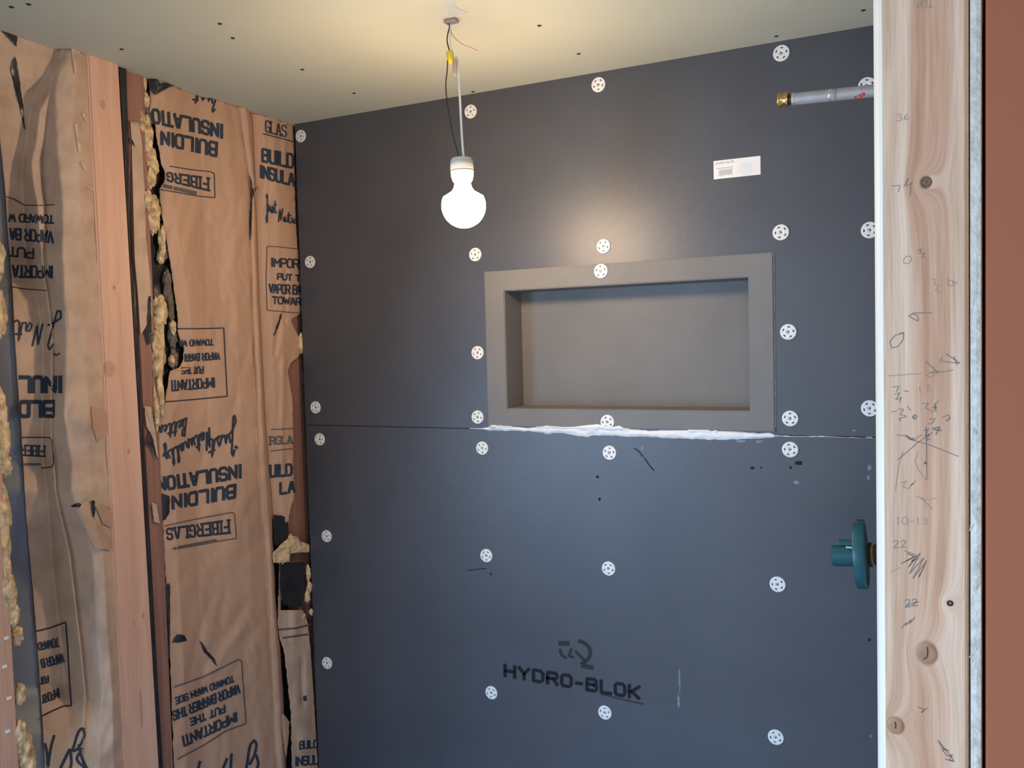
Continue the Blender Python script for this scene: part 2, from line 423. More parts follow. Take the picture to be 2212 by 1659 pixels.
for a, b in (((-.10, WIN_Y[0], WIN_Z[0]), (-.03, WIN_Y[0]+.04, WIN_Z[1])), ((-.10, WIN_Y[1]-.04, WIN_Z[0]), (-.03, WIN_Y[1], WIN_Z[1])),
             ((-.10, WIN_Y[0], WIN_Z[0]), (-.03, WIN_Y[1], WIN_Z[0]+.04)), ((-.10, WIN_Y[0], WIN_Z[1]-.04), (-.03, WIN_Y[1], WIN_Z[1]))):
    bbox(bm, a, b, .004)
tag(frombm('window_1', bm, M['plastic']), kind='structure')
bm = bmesh.new()
for a, b in (((FILL_WIN_X[0], REAR-.08, FILL_WIN_Z[0]), (FILL_WIN_X[0]+.04, REAR-.03, FILL_WIN_Z[1])), ((FILL_WIN_X[1]-.04, REAR-.08, FILL_WIN_Z[0]), (FILL_WIN_X[1], REAR-.03, FILL_WIN_Z[1])),
             ((FILL_WIN_X[0], REAR-.08, FILL_WIN_Z[0]), (FILL_WIN_X[1], REAR-.03, FILL_WIN_Z[0]+.04)), ((FILL_WIN_X[0], REAR-.08, FILL_WIN_Z[1]-.04), (FILL_WIN_X[1], REAR-.03, FILL_WIN_Z[1]))):
    bbox(bm, a, b, .004)
tag(frombm('window_2', bm, M['plastic']), kind='structure')

# dark backer boards on the back wall
NX0, NX1, NZ0, NZ1 = 0.5484, 1.2084, 1.4092, 1.7755          # outer edge of the niche flange
IX0, IX1, IZ0, IZ1 = 0.6004, 1.1580, 1.4524, 1.7276          # its opening
wall_back = tag(D.objects.new('wall_back', None), kind='structure'); C.objects.link(wall_back)
BX1 = 1.555
def board(rects):
    bm = bmesh.new()
    for (x0, z0, x1, z1) in rects: bbox(bm, (x0, 0.0, z0), (x1, 0.0127, z1))
    return bm
hx0, hx1, hz1 = IX0-.012, IX1+.012, IZ1+.012
hz0 = IZ0-.012
up_board = frombm('backer_board', board([(0.0, SEAM+.0008, hx0, CEIL), (hx1, SEAM+.0008, BX1, CEIL),
                                          (hx0, hz1, hx1, CEIL), (hx0, SEAM+.0008, hx1, hz0)]), M['board'], wall_back)
low_board = frombm('backer_board', board([(0.0, 0.0, BX1, SEAM-.0008)]), M['board'], wall_back)
box('framing_cavity', (-.1, 0.11, 0), (1.6, 0.13, CEIL), M['sheath'], wall_back)

# ceiling screws
for (px, py) in ((475, 51), (503, 82), (653, 150), (1165, 55), (1250, 116), (765, 201), (263, 106), (25, 15), (62, 9),
                 (1865, 22), (1677, 78), (1022, 198)):
    p = on(2, CEIL, px, py)
    lathe('screw', (p.x, p.y, CEIL+.001), (0, 0, -1), [(.0042, 0), (.0042, .0015), (.0034, .0022), (.0012, .0014), (0, .0014)], M['dark_screw'], ceiling, 10)
def ceil_blob(name, pts, m, h):
    v = [on(2, CEIL, *p) for p in pts]; n = len(v)
    vv = [Vector((a.x, a.y, CEIL-h)) for a in v]+[Vector((a.x, a.y, CEIL+.0005)) for a in v]
    f = [tuple(range(n))]+[(i, (i+1) % n, n+(i+1) % n, n+i) for i in range(n)]
    return pyd(name, vv, f, m, ceiling)
ceil_blob('smudge', [(962, -12), (984, -14), (986, 4), (982, 14), (1000, 22), (1012, 26), (1000, 31), (985, 33), (968, 32), (966, 20), (958, 12)], M['blue_smudge'], .0006)

# ---------------------------------------------------------------- niche
nc = empty('shower_niche', (0.878, 0, 1.41), 'grey recessed rectangular shower niche set into the dark back wall', 'niche')
FY = -0.005
bm = bmesh.new()
def ring(bm, o, i, y0, y1):
    (ax, az, bx, bz), (cx_, cz_, dx, dz) = o, i
    def rect(y, r): return [bm.verts.new((r[0], y, r[1])), bm.verts.new((r[2], y, r[1])), bm.verts.new((r[2], y, r[3])), bm.verts.new((r[0], y, r[3]))]
    A, B, A2, B2 = rect(y0, o), rect(y0, i), rect(y1, o), rect(y1, i)
    for k in range(4):
        j = (k+1) % 4
        bm.faces.new((A[k], A[j], B[j], B[k])); bm.faces.new((A2[j], A2[k], B2[k], B2[j]))
        bm.faces.new((A[j], A[k], A2[k], A2[j])); bm.faces.new((B[k], B[j], B2[j], B2[k]))
ring(bm, (NX0, NZ0, NX1, NZ1), (IX0, IZ0, IX1, IZ1), FY, 0.0)
bmesh.ops.bevel(bm, geom=[e for e in bm.edges if all(abs(v.co.y-FY) < 1e-6 for v in e.verts) and (abs(e.verts[0].co.x-e.verts[1].co.x) < 1e-6 or abs(e.verts[0].co.z-e.verts[1].co.z) < 1e-6)],
                offset=.002, segments=2, affect='EDGES')
frombm('flange', bm, M['niche'], nc)
DEP = 0.088
bm = bmesh.new()
ring(bm, (IX0-.010, IZ0-.010, IX1+.010, IZ1+.010), (IX0, IZ0, IX1, IZ1), 0.0, DEP)
bbox(bm, (IX0-.010, DEP, IZ0-.010), (IX1+.010, DEP+.008, IZ1+.010))
frombm('recess', bm, M['niche'], nc)
# dried adhesive along the flange edges
def bead(pts, r):
    v, f = [], []
    P = catmull(pts, 14); n = 6
    for i, p in enumerate(P):
        rad = r*(.45+.9*abs(nz(i*.37, 3.1, r*900)))
        for k in range(n):
            a = 2*PI*k/n
            v.append(p+Vector((rad*math.cos(a), rad*.6*math.sin(a), 0)))
    for i in range(len(P)-1):
        for k in range(n):
            j = (k+1) % n; f.append((i*n+k, i*n+j, (i+1)*n+j, (i+1)*n+k))
    return v, f
for xx, r in ((NX0-.0003, .0011), (NX1+.0005, .0014)):
    v, f = bead([(xx, -.001, NZ0+.01), (xx, -.001, 1.5), (xx+.0003, -.001, 1.6), (xx, -.001, 1.7), (xx, -.001, NZ1-.001)], r)
    pyd('adhesive_bead', v, f, M['bead'], nc, True)

# ---------------------------------------------------------------- white sealant smeared along the joint
top = [(1014, 925), (1040, 925), (1054, 923), (1062, 916), (1100, 919), (1140, 924), (1165, 920), (1182, 917), (1220, 921), (1245, 919), (1262, 916), (1290, 913), (1322, 919), (1340, 917), (1352, 923), (1400, 930), (1440, 928), (1480, 926), (1520, 926), (1560, 928), (1600, 932), (1640, 936), (1660, 934), (1672, 937), (1700, 940), (1740, 941), (1780, 940), (1810, 943), (1850, 944), (1890, 946)]
bot = [(1014, 926), (1040, 927), (1054, 930), (1070, 931), (1100, 931), (1140, 932), (1165, 935), (1190, 938), (1205, 935), (1220, 937), (1250, 943), (1268, 944), (1290, 941), (1330, 942), (1352, 944), (1400, 944), (1440, 947), (1480, 948), (1520, 950), (1560, 951), (1600, 949), (1640, 948), (1660, 946), (1690, 945), (1740, 945), (1780, 946), (1810, 946), (1850, 947), (1890, 948)]
v, f = [], []
cols = list(range(1014, 1891, 3)); K = 7
for i, px in enumerate(cols):
    a, b = lerp(top, px)+1.2*nz(px*.09, 1), lerp(bot, px)+2.0*nz(px*.08, 7)
    if px > 1672:                                 # dashes where the bead breaks up
        mid = (a+b)/2; k = .25+.85*max(0, nz(px*.055, 21))
        a, b = mid+(a-mid)*k, mid+(b-mid)*k
    for j in range(K+1):
        t = j/K; p = back(px, a+(b-a)*t, -0.0003)
        prof = math.sin(PI*t)
        thick = min(.0055, .0004*(b-a))
        inside = p.z > NZ0 and NX0 < p.x < NX1
        p.y = -(.0053 if inside else .0002) - thick*prof*(.7+.5*nz(px*.05, t*3))
        if j in (0, K): p.y = .0005
        v.append(p)
for i in range(len(cols)-1):
    for j in range(K):
        a = i*(K+1)+j; f.append((a, a+1, a+K+2, a+K+1))
tag(pyd('sealant_smear', v, f, M['sealant'], None, True), 'rough white sealant smeared along the wall joint under the niche', 'sealant')

# ---------------------------------------------------------------- marks on the lower board
wl = lambda px, py: back(px, py, -0.0006)
print_text('lettering', 'HYDRO-BLOK', [(1091, 1460), (1380, 1509), (1091, 1437), (1380, 1484)], 7.4, wl, M['ink'], wall_back, gap=.48)
print_lines('underline', [[(1300, 1500), (1340, 1510), (1390, 1521)]], 3, wl, M['ink_faint'], wall_back)
# round emblem above the words, half worn away
arc1 = [(1243+32*math.cos(t), 1410+26*math.sin(t)) for t in [(-1.3+i*.22) for i in range(12)]]
arc2 = [(1228+18*math.cos(t), 1404+18*math.sin(t)) for t in [(1.9+i*.25) for i in range(6)]]
print_lines('emblem', [arc1], 8, wl, M['ink_faint'], wall_back)
print_lines('emblem', [arc2, [(1234, 1402), (1229, 1417), (1238, 1420)], [(1244, 1408), (1254, 1418), (1262, 1426)]], 6, wl, M['ink_faint'], wall_back)
print_lines('emblem', [[(1210, 1390), (1226, 1390)], [(1259, 1438), (1278, 1442)]], 10, wl, M['ink_faint'], wall_back)
def splat(pts_c, rx, ry, m, seed, name='scuff_mark', n=14):
    p = back(*pts_c); v = [Vector((p.x, -.0006, p.z))]; f = []
    for k in range(n):
        a = 2*PI*k/n; s = 1+.45*nz(math.cos(a)*1.7, math.sin(a)*1.7, seed)
        v.append(Vector((p.x+rx*s*math.cos(a), -.0002, p.z+ry*s*math.sin(a))))
    for k in range(n): f.append((0, 1+k, 1+(k+1) % n))
    pyd(name, v, f, m, wall_back)
for i, (c, rx, ry) in enumerate((((1291, 1030), .004, .003), ((1625, 1011), .005, .003), ((1295, 1078), .003, .004), ((1644, 1010), .002, .002),
                                 ((1725, 1000), .008, .004), ((1708, 1010), .003, .003), ((1060, 1240), .003, .003), ((1878, 1382), .003, .003))):
    splat(c, rx, ry, M['ink'], i*3.3)
for i, (c, rx, ry) in enumerate((((1720, 1042), .006, .004), ((1388, 969), .003, .004), ((1468, 1470), .0018, .030), ((1466, 1515), .003, .018),
                                 ((1881, 1590), .003, .004), ((1878, 1010), .004, .006), ((1876, 1032), .003, .004), ((1845, 930), .004, .002), ((1878, 945), .006, .002), ((1640, 954), .006, .003), ((1600, 953), .010, .0025))):
    splat(c, rx, ry, M['scuff'], i*5.1+40)
print_lines('scuff_mark', [[(1371, 969), (1380, 975), (1388, 986)], [(1392, 990), (1402, 1004), (1412, 1016)]], 3, wl, M['ink_faint'], wall_back)
print_lines('scuff_mark', [[(1010, 1232), (1050, 1228)]], 2.5, wl, M['ink_faint'], wall_back)

# ---------------------------------------------------------------- plastic washers
R0 = 0.0163
def washer_mesh():
    rings = [0.0, .16, .28, .40, .55, .72, .86, .96, 1.0]
    hts = [.0014, .0014, .0030, .0032, .0026, .0026, .0030, .0024, .0006]
    n = 40; v, f = [], []
    for r, h in zip(rings, hts):
        for i in range(n):
            a = 2*PI*i/n; v.append((R0*r*math.cos(a), -h, R0*r*math.sin(a)))
    def hole(k, i): return k == 4 and (i % 8) in (2, 3, 4)      # five slots round the hub
    for k in range(len(rings)-1):
        for i in range(n):
            j = (i+1) % n
            if hole(k, i):
                continue
            f.append((k*n+i, k*n+j, (k+1)*n+j, (k+1)*n+i))
    # slot walls down to the board
    for i in range(n):
        if not hole(4, i): continue
        j = (i+1) % n; b = len(v)
        q = [4*n+i, 4*n+j, 5*n+j, 5*n+i]
        v += [(v[x][0], -.0001, v[x][2]) for x in q]
        for s, t in ((0, 1), (2, 3)): f.append((q[s], q[t], b+t, b+s))
        if not hole(4, i-1): f.append((q[3], q[0], b, b+3))
        if not hole(4, j): f.append((q[1], q[2], b+2, b+1))
    b = len(v)                                   # rim down to the board
    for i in range(n): v.append((v[8*n+i][0], 0.0, v[8*n+i][2]))
    for i in range(n):
        j = (i+1) % n; f.append((8*n+i, 8*n+j, b+j, b+i))
    me = D.meshes.new('washer'); me.from_pydata(v, [], f); me.update()
    bm = bmesh.new(); bm.from_mesh(me); bmesh.ops.remove_doubles(bm, verts=bm.verts, dist=1e-7)
    bmesh.ops.recalc_face_normals(bm, faces=bm.faces)
    for e in bm.edges: e.smooth = not (len(e.link_faces) == 2 and e.calc_face_angle(0) > .6)
    for q in bm.faces: q.smooth = True
    bm.to_mesh(me); bm.free(); me.materials.append(M['plastic'])
    return me
def screw_mesh():
    v, f = lathe_data([(.0026, 0), (.0026, .0006), (.0018, .0009), (.0010, .0002), (0, .0002)], 12)
    v = [(a.x, -.0013-a.z, a.y) for a in v]
    me = D.meshes.new('screw'); me.from_pydata(v, [], [q[::-1] for q in f]); me.update(); me.materials.append(M['screw']); return me
wm, sm = washer_mesh(), screw_mesh()
WASH = [
 (650, 294, 'dim washer at the ceiling corner beside the insulation, topmost of the corner row'),
 (1017, 241, 'washer near the ceiling just right of the hanging white wire'),
 (1293, 183, 'washer close under the ceiling edge, straight above the middle of the niche'),
 (1688, 115, 'washer high under the ceiling edge, above the brass capped pipe'),
 (1873, 185, 'washer half hidden behind the grey shower pipe at the wood post'),
 (670, 566, 'dim washer of the corner row, second below the ceiling, level with niche top'),
 (1027, 550, 'warm lit washer right below the glowing bulb, above the niche\'s upper left corner'),
 (1304, 532, 'bright washer just above the top flange of the niche'),
 (1300, 586, 'brightest washer, screwed onto the top flange of the niche'),
 (1687, 502, 'washer above the upper right corner of the niche'),
 (1879, 497, 'washer touching the wood post, level with the upper right niche corner'),
 (1703, 717, 'washer beside the right flange of the niche at mid height'),
 (1032, 762, 'washer beside the left flange of the niche at mid height'),
 (1032, 901, 'washer beside the lower left corner of the niche, above the joint'),
 (1314, 911, 'washer on the bottom flange of the niche, touching the white sealant'),
 (1707, 904, 'washer beside the lower right corner of the niche, above the joint'),
 (1879, 882, 'washer touching the wood post just above the board joint'),
 (682, 880, 'dim washer of the corner row, just above the board joint'),
 (691, 949, 'dim washer of the corner row, just below the board joint'),
 (1042, 968, 'washer under the left end of the white sealant'),
 (1317, 978, 'washer under the middle of the white sealant'),
 (1707, 971, 'washer just below the joint at the right end of the white sealant'),
 (706, 1158, 'dim washer of the corner row, second from the bottom'),
 (1051, 1200, 'washer below the niche\'s lower left corner and the black lettering'),
 (1315, 1228, 'washer on the lower board straight above the round worn emblem'),
 (1680, 1262, 'washer on the lower board, left of the teal valve and slightly below it'),
 (707, 1432, 'faintest washer, lowest of the corner row'),
 (1062, 1496, 'washer below the first letter of the black lettering'),
 (1307, 1539, 'washer below the end of the black lettering at bottom middle'),
 (1676, 1592, 'lowest washer near the post, far right of the black lettering'),
]
for i, (px, py, lab) in enumerate(WASH):
    p = back(px, py)
    o = D.objects.new('plastic_washer', wm); C.objects.link(o)
    on_fl = NX0 < p.x < NX1 and NZ0 < p.z < NZ1
    o.location = (p.x, FY-.0001 if on_fl else -.0001, p.z)
    a = random.uniform(0, 2*PI)
    tilt = random.uniform(-.02, .02)
    o.rotation_euler = (tilt*.5, a, tilt*.5)
    tag(o, 'white plastic ' + lab, 'washer', 'plastic washers holding the backer boards')
    s = D.objects.new('screw', sm); C.objects.link(s); s.parent = o

# ---------------------------------------------------------------- barcode sticker
q = [back(*p, -.0004) for p in ((1541, 350), (1641, 335), (1644, 376), (1543, 388))]
cx = sum((p.x for p in q))/4; cz = sum((p.z for p in q))/4
st = empty('barcode_sticker', (cx, 0, cz), 'white rectangular paper sticker with faint barcode on the dark upper board', 'sticker')
bm = bmesh.new(); bbox(bm, (1.0902, -.0006, 1.9345), (1.1850, 0.0, 1.9722)); frombm('paper', bm, M['sticker'], st)
ws = lambda px, py: back(px, py, -.0009)
print_text('lettering', 'HYDRO-BLOK', [(1545, 356), (1586, 350), (1545, 352), (1586, 346)], .8, ws, M['grey_ink'], st)
v, f = [], []
for i in range(22):
    x = 1553+1.35*i; s = -.145*(x-1545)
    wd = (.45, .8, .35, .6)[i*7 % 4]
    ribbon(v, f, [Vector((x, 369+s)), Vector((x, 381.5+s))], wd, ws)
pyd('barcode', v, f, M['grey_ink'], st)
print_lines('code_line', [[(1549+i*3.2, 364.5-.13*(i*3.2)), (1551+i*3.2, 364.3-.13*(i*3.2))] for i in range(11)], 1.6, ws, M['grey_ink'], st)
pc = back(1611, 364.5); v = [Vector((pc.x, -.0008, pc.z))]; f = []
for k in range(28):
    a = 2*PI*k/28; v.append(Vector((pc.x+.0145*math.cos(a), -.0008, pc.z+.0145*math.sin(a)))); f.append((0, 1+k, 1+(k+1) % 28))
pyd('round_stamp', v, f, M['pale_blue_ink'], st)

# ---------------------------------------------------------------- hanging bulb
fx = on(2, CEIL, 975, 42)
BX, BY, BZ = fx.x, fx.y, 1.853
lamp = empty('pendant_lamp', (BX, BY, CEIL), 'glowing bare globe bulb in a white socket hanging on loose wires from the ceiling', 'lamp')
def hp(px, py, dx=0.0):                              # a point of the vertical plane that the wires hang in
    n = Vector((fw.x, fw.y, 0)).normalized(); d = fw*F_PX+rt*(px-1106)-up*(py-829.5)
    t = (Vector((BX, BY, 0))-CAM).dot(n)/d.dot(n)
    return CAM+d*t
cl = bmesh.new(); bbox(cl, (BX-.012, BY-.008, CEIL-.007), (BX+.012, BY+.008, CEIL+.0005), .002)
frombm('cable_clamp', cl, M['clamp'], lamp)
tube('black_wire', [hp(970, 38), hp(971, 56), hp(967, 75), hp(966, 90), hp(971, 110)], .0012, M['black_wire'], lamp)
tube('black_wire', [hp(967, 128), hp(966, 150), hp(963, 185), hp(966, 220), hp(975, 275), hp(986, 320), hp(994, 346)], .0011, M['black_wire'], lamp)
tube('white_wire', [hp(975, 40), hp(972, 70), hp(974, 100), hp(977, 115)], .0013, M['white_wire'], lamp)
tube('white_wire', [hp(982, 130), hp(985, 124), hp(989, 132), hp(991, 160), hp(993, 200), hp(996, 260), hp(999, 310), hp(1002, 346)], .0022, M['white_wire'], lamp)
tube('copper_wire', [hp(972, 52), hp(975, 70), hp(985, 85), hp(1000, 96), hp(1018, 103), hp(1034, 110)], .0009, M['copper'], lamp)
def nut(name, p0, p1, r, m):
    p0, p1 = hp(*p0), hp(*p1); L_ = (p1-p0).length; prof = []
    for t, k in ((0, .80), (.06, .95), (.3, 1.0), (.6, .92), (.82, .75), (.95, .5), (1.0, .25)): prof.append((r*k, L_*t))
    v, f = lathe_data(prof, 24)
    for i in range(len(v)):                           # ribs to grip
        if 24 <= i < 24*5:
            s = 1.05 if i % 2 else .95; v[i].x *= s; v[i].y *= s
    Rm = Vector((0, 0, 1)).rotation_difference((p1-p0).normalized()).to_matrix()
    return pyd(name, [Rm @ a+p0 for a in v], f, m, lamp, True)
n1 = nut('wire_nut', (971, 111), (975, 138), .0066, M['yellow']); n1['label'] = 'yellow wire nut'
n2 = nut('wire_nut', (984, 128), (982, 165), .0046, M['tan_nut']); n2['label'] = 'translucent tan wire nut'
lathe('crimp_ring', hp(983.2, 141), (hp(982, 165)-hp(984, 128)).normalized(), [(.0048, -.0006), (.0051, 0), (.0048, .0006)], M['copper'], n2, 18)
sock_c = Vector((BX+.004, BY, 0))
zt = hp(996, 343).z
sx = Vector((hp(997, 343).x, hp(997, 343).y, zt))
ax = Vector((.02, 0, -1)).normalized()
lathe('socket', sx, ax, [(.010, -.002), (.018, -.0005), (.0205, .003), (.0212, .012), (.0212, .020), (.0198, .0215), (.0212, .023), (.0205, .032), (.018, .040), (.0165, .042), (.012, .042)], M['socket'], lamp, 36)
bulb_m = D.materials.new('lit_bulb_glass'); bulb_m.use_nodes = True
pb = bulb_m.node_tree.nodes['Principled BSDF']
pb.inputs['Base Color'].default_value = (.9, .85, .75, 1); pb.inputs['Roughness'].default_value = .2
pb.inputs['Emission Color'].default_value = (*BULB_COL, 1); pb.inputs['Emission Strength'].default_value = BULB_EMIT
rb = .0405
gp = [(.0140, .0), (.0148, .006), (.0168, .013), (.0210, .0195)]
for k in range(1, 15):
    a = math.radians(122 - (122)*k/14)
    gp.append((max(0.0, rb*math.sin(a)), .0455 - rb*math.cos(math.pi-a)))
gp[-1] = (0.0, .0455+rb)
lathe('bulb', sx+ax*.040, ax, gp, bulb_m, lamp, 40)

# ---------------------------------------------------------------- shower arm stub and valve on the wet wall
PY = -0.30
def arm_pt(px, py): return back(px, py, PY)
pa, pb_ = arm_pt(1690, 216.5), arm_pt(1888, 196)
axd = (pb_-pa).normalized()
def along(px): # distance along the pipe of a pixel column
    t = (px-1690)/(1888-1690); return (arm_pt(px, 216.5+(196-216.5)*t)-pa).length*(1 if px >= 1690 else -1)
sc_ = (pb_-pa).length/198.0
arm = empty('shower_pipe', pa+axd*along(1888), 'grey shower pipe stub with brass end cap sticking out high beside the wood post', 'pipe')
r_p = 13.6*sc_
lathe('pipe', pa, axd, [(r_p*.96, along(1716)), (r_p, along(1720)), (r_p, along(1888)+.075), (r_p*.9, along(1888)+.075)], M['pipe'], arm, 28)
lathe('ring', pa, axd, [(r_p*1.0, along(1790)), (r_p*1.05, along(1791.5)), (r_p*1.05, along(1794.5)), (r_p, along(1796))], M['pipe_ring'], arm, 28)
lathe('tape', pa, axd, [(r_p*1.0, along(1799)), (r_p*1.02, along(1799.5)), (r_p*1.02, along(1808)), (r_p, along(1808.5))], M['pipe_tape'], arm, 28)
lathe('collar', pa, axd, [(r_p*.9, along(1709.5)), (r_p*1.03, along(1710.5)), (r_p*1.03, along(1716.5)), (r_p*.9, along(1717.5))], M['pipe_ring'], arm, 28)
lathe('threads', pa, axd, [(r_p*.8, along(1700))]+[(r_p*(.93 if k % 2 else .83), along(1701+k)) for k in range(20)], M['dull_brass'], arm, 24)
rc = r_p*1.28
lathe('end_cap', pa, axd, [(0, along(1680)), (rc*.70, along(1679.5)), (rc*.94, along(1681)), (rc*1.0, along(1683)), (rc*.95, along(1686)), (rc*.86, along(1689)), (rc*.88, along(1694)),
      (rc*.97, along(1697)), (rc, along(1700)), (rc*.96, along(1702.5)), (rc*.6, along(1703.5))], M['brass'], arm, 32)
v, f = [], []
pts_red = [(1845, 212.5), (1855, 211), (1862, 208), (1869, 206)]
for i, (px, py) in enumerate(pts_red):
    for s in (-1, 1):
        w_ = (1.2, 2.4, 3.4, 3.0)[i]*s
        c = arm_pt(px, py+w_); t = (c-pa).dot(axd); foot = pa+axd*t; d = (c-foot); 
        # on the skin of the pipe, on the side towards the room
        hgt = d.z; out = math.sqrt(max(0, (r_p*1.05)**2-hgt**2))
        v.append(foot+Vector((0, -out, hgt)))
for i in range(len(pts_red)-1): f.append((2*i, 2*i+1, 2*i+3, 2*i+2))
pyd('red_mark', v, f, M['red'], arm)

VY = -0.30
def vp(px, py): return back(px, py, VY)
vc = vp(1866, 1200)
pm = (vp(1866, 1273)-vp(1866, 1127)).length/146.0
xs = lambda px: vp(px, 1200).x
valve = empty('shower_valve', (xs(1898), VY, vc.z), 'teal plastic guarded shower valve with round flange low beside the wood post', 'valve')
Rg = 71*pm
xa = Vector((1, -.012, .07)).normalized()
gc = vc-Vector((6*pm, 0, 0))
def vx(px): return xs(px)-vc.x
lathe('guard_flange', gc, xa, [(0, vx(1856)), (Rg*.30, vx(1856)), (Rg*.93, vx(1854)), (Rg*.985, vx(1855)), (Rg, vx(1857)), (Rg, vx(1876)), (Rg*.985, vx(1878.5)), (Rg*.92, vx(1878.5)), (Rg*.9, vx(1872)), (0, vx(1872))], M['teal'], valve, 56)
Rt = 22.5*pm
tc = vc+Vector((0, 0, -1*pm))
lathe('handle_sleeve', tc, xa, [(Rt*.80, vx(1850)), (Rt*.80, vx(1799)), (Rt*.92, vx(1797)), (Rt, vx(1799)), (Rt, vx(1857))], M['teal'], valve, 40)
lathe('stem', tc, xa, [(0, vx(1812)), (Rt*.35, vx(1812)), (Rt*.4, vx(1815)), (Rt*.4, vx(1856))], M['dull_brass'], valve, 20)
box('rib', (xs(1811), VY-6*pm, vc.z+19*pm), (xs(1858), VY+6*pm, vc.z+30*pm), M['teal'], valve, .0008)
box('tab', (xs(1851.5), VY-8*pm, vc.z+Rg-4*pm), (xs(1868), VY+8*pm, vc.z+Rg+5*pm), M['teal_dark'], valve, .0008)
lathe('screw', (xs(1829), VY-Rt*.75, vc.z+19*pm), (1, 0, 0), [(0, 0), (2.6*pm, .0003), (2.8*pm, 2*pm), (1.7*pm, 3.2*pm), (1.5*pm, 20*pm)], M['plastic'], valve, 12)
lathe('valve_body', vc+Vector((0, 0, 2*pm)), xa, [(24*pm, vx(1876)), (26*pm, vx(1880)), (26*pm, vx(1886)), (22*pm, vx(1889)), (24*pm, vx(1893)), (24*pm, 1.5245-vc.x), (10*pm, 1.5245-vc.x)], M['dull_brass'], valve, 36)

# ---------------------------------------------------------------- wet wall end post and drywall on the right
SY = -0.70
e0, e1 = back(1909, 830, SY).x, back(2090, 830, SY).x
el = back(1891, 830, SY+.014).x
KN = [(back(2000, 394, SY).x, back(2000, 394, SY).z, .0065, .0075, 1.0), (back(2003, 1411, SY).x, back(2003, 1411, SY).z, .012, .015, .62),
      (back(1935, 1567, SY).x, back(1935, 1567, SY).z, .010, .011, .75), (back(2052, 1303, SY).x, back(2052, 1303, SY).z, .003, .003, 1.0)]
M['wood_right'] = wood('fir_post_wood', (0.78, 0.55, 0.40), (0.56, 0.33, 0.21), knots=KN, axis=0, heart=((e0+e1)/2+.004, .026), grain=62, knot_col=(0.24, 0.13, 0.075))
post = empty('wood_post', ((e0+e1)/2, SY, 0), 'pale fir wall post with pencil marks and dark knots beside the drywall edge', 'post')
bm = bmesh.new()
prof = [(el+.0004, SY+.038), (el, SY+.020), (el+.0006, SY+.013), (el+.0030, SY+.0065), (el+.0062, SY+.0022), (e0, SY), (e1-.003, SY), (e1, SY+.003), (e1, SY+.038)]
lo = [bm.verts.new((x, y, 0.0)) for x, y in prof]; hi = [bm.verts.new((x, y, CEIL)) for x, y in prof]
for i in range(len(prof)):
    j = (i+1) % len(prof); bm.faces.new((lo[i], lo[j], hi[j], hi[i]))
bm.faces.new(lo[::-1]); bm.faces.new(hi)
pt_ = frombm('timber', bm, M['wood_right'], post)
pt_.data.materials.append(mat('pale_sapwood', (0.74, 0.66, 0.54), .55, var=.06, vscale=40, stretch=(1, 1, .06)))  # paler colour paints in the light on the post's left edge
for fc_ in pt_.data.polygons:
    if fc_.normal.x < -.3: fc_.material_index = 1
wp = lambda px, py: back(px, py, SY-.0003)
# knots with cracks, nail hole
def knot(c, rx, rz, cracks):
    p = back(*c, SY); v = []; f = []; n = 26
    for r, h in ((1.0, -.0001), (.9, .0007), (.55, .0010), (0, .0008)):
        for k in range(n):
            a = 2*PI*k/n; v.append(Vector((p.x+rx*r*math.cos(a)*(1+.06*nz(k*.7, rx*900)), SY-h, p.z+rz*r*math.sin(a))))
    for q_ in range(3):
        for k in range(n): f.append((q_*n+k, q_*n+(k+1) % n, (q_+1)*n+(k+1) % n, (q_+1)*n+k))
    o = pyd('knot', v, f, M['knot'], post, True)
    if cracks: print_lines('crack', cracks, 1.8, lambda a, b: back(a, b, SY-.0015), M['ink'], o)
M['knot'] = mat('brown_knot_wood', (0.38, 0.205, 0.115), 0.6, var=0.18, vscale=70)
M['dark_knot'] = mat('dark_knot_wood', (0.15, 0.085, 0.05), 0.6, var=0.35, vscale=150)
knot((2003, 1411), .0108, .0135, [[(2003, 1398), (2004, 1410), (2002, 1420), (1995, 1424)]])
knot((1935, 1567), .0092, .0100, [[(1933, 1560), (1935, 1566), (1934, 1573)]])
p = back(2000, 394, SY)
lathe('knot', (p.x, SY+.0006, p.z), (0, -1, 0), [(.0062, 0), (.0062, .0009), (.0050, .0013), (.0030, .0004), (.0022, .0009), (0, .0010)], M['dark_knot'], post, 22)
p = back(2052, 1303, SY)
lathe('nail_hole', (p.x, SY+.0003, p.z), (0, -1, 0), [(.0034, 0), (.0034, .0008), (.0024, .0009), (.0018, .0002), (0, .0002)], M['ink'], post, 14)
p = back(1999, 1000, SY)
lathe('nail_hole', (p.x, SY+.0003, p.z), (0, -1, 0), [(.0016, 0), (.0016, .0007), (.0010, .0008), (0, .0002)], M['dark_knot'], post, 10)
def pencil(lines, w=1.6, m='graphite'): print_lines('pencil_mark', lines, w, wp, M[m], post)
def ptext(t, quad, w=1.6, m='graphite'): print_text('pencil_mark', t, quad, w, wp, M[m], post)
ptext('TOP', [(2015, 1), (1980, 2), (2015, 15), (1979, 16)], 1.5, 'graphite_soft')
ptext('36', [(1938, 262), (1964, 259), (1938, 246), (1962, 246)], 1.5, 'graphite_soft')
pencil([[(1926, 402), (1944, 400), (1940, 414)], [(1952, 404), (1962, 384), (1957, 402), (1970, 396)], [(1968, 394), (1966, 422)]], 1.5)
ptext('0', [(1950, 572), (1968, 568), (1952, 554), (1970, 552)], 1.6, 'graphite_soft')
pencil([[(1981, 541), (1990, 537), (1986, 548), (1998, 546), (1990, 556), (2000, 556)]], 1.9)
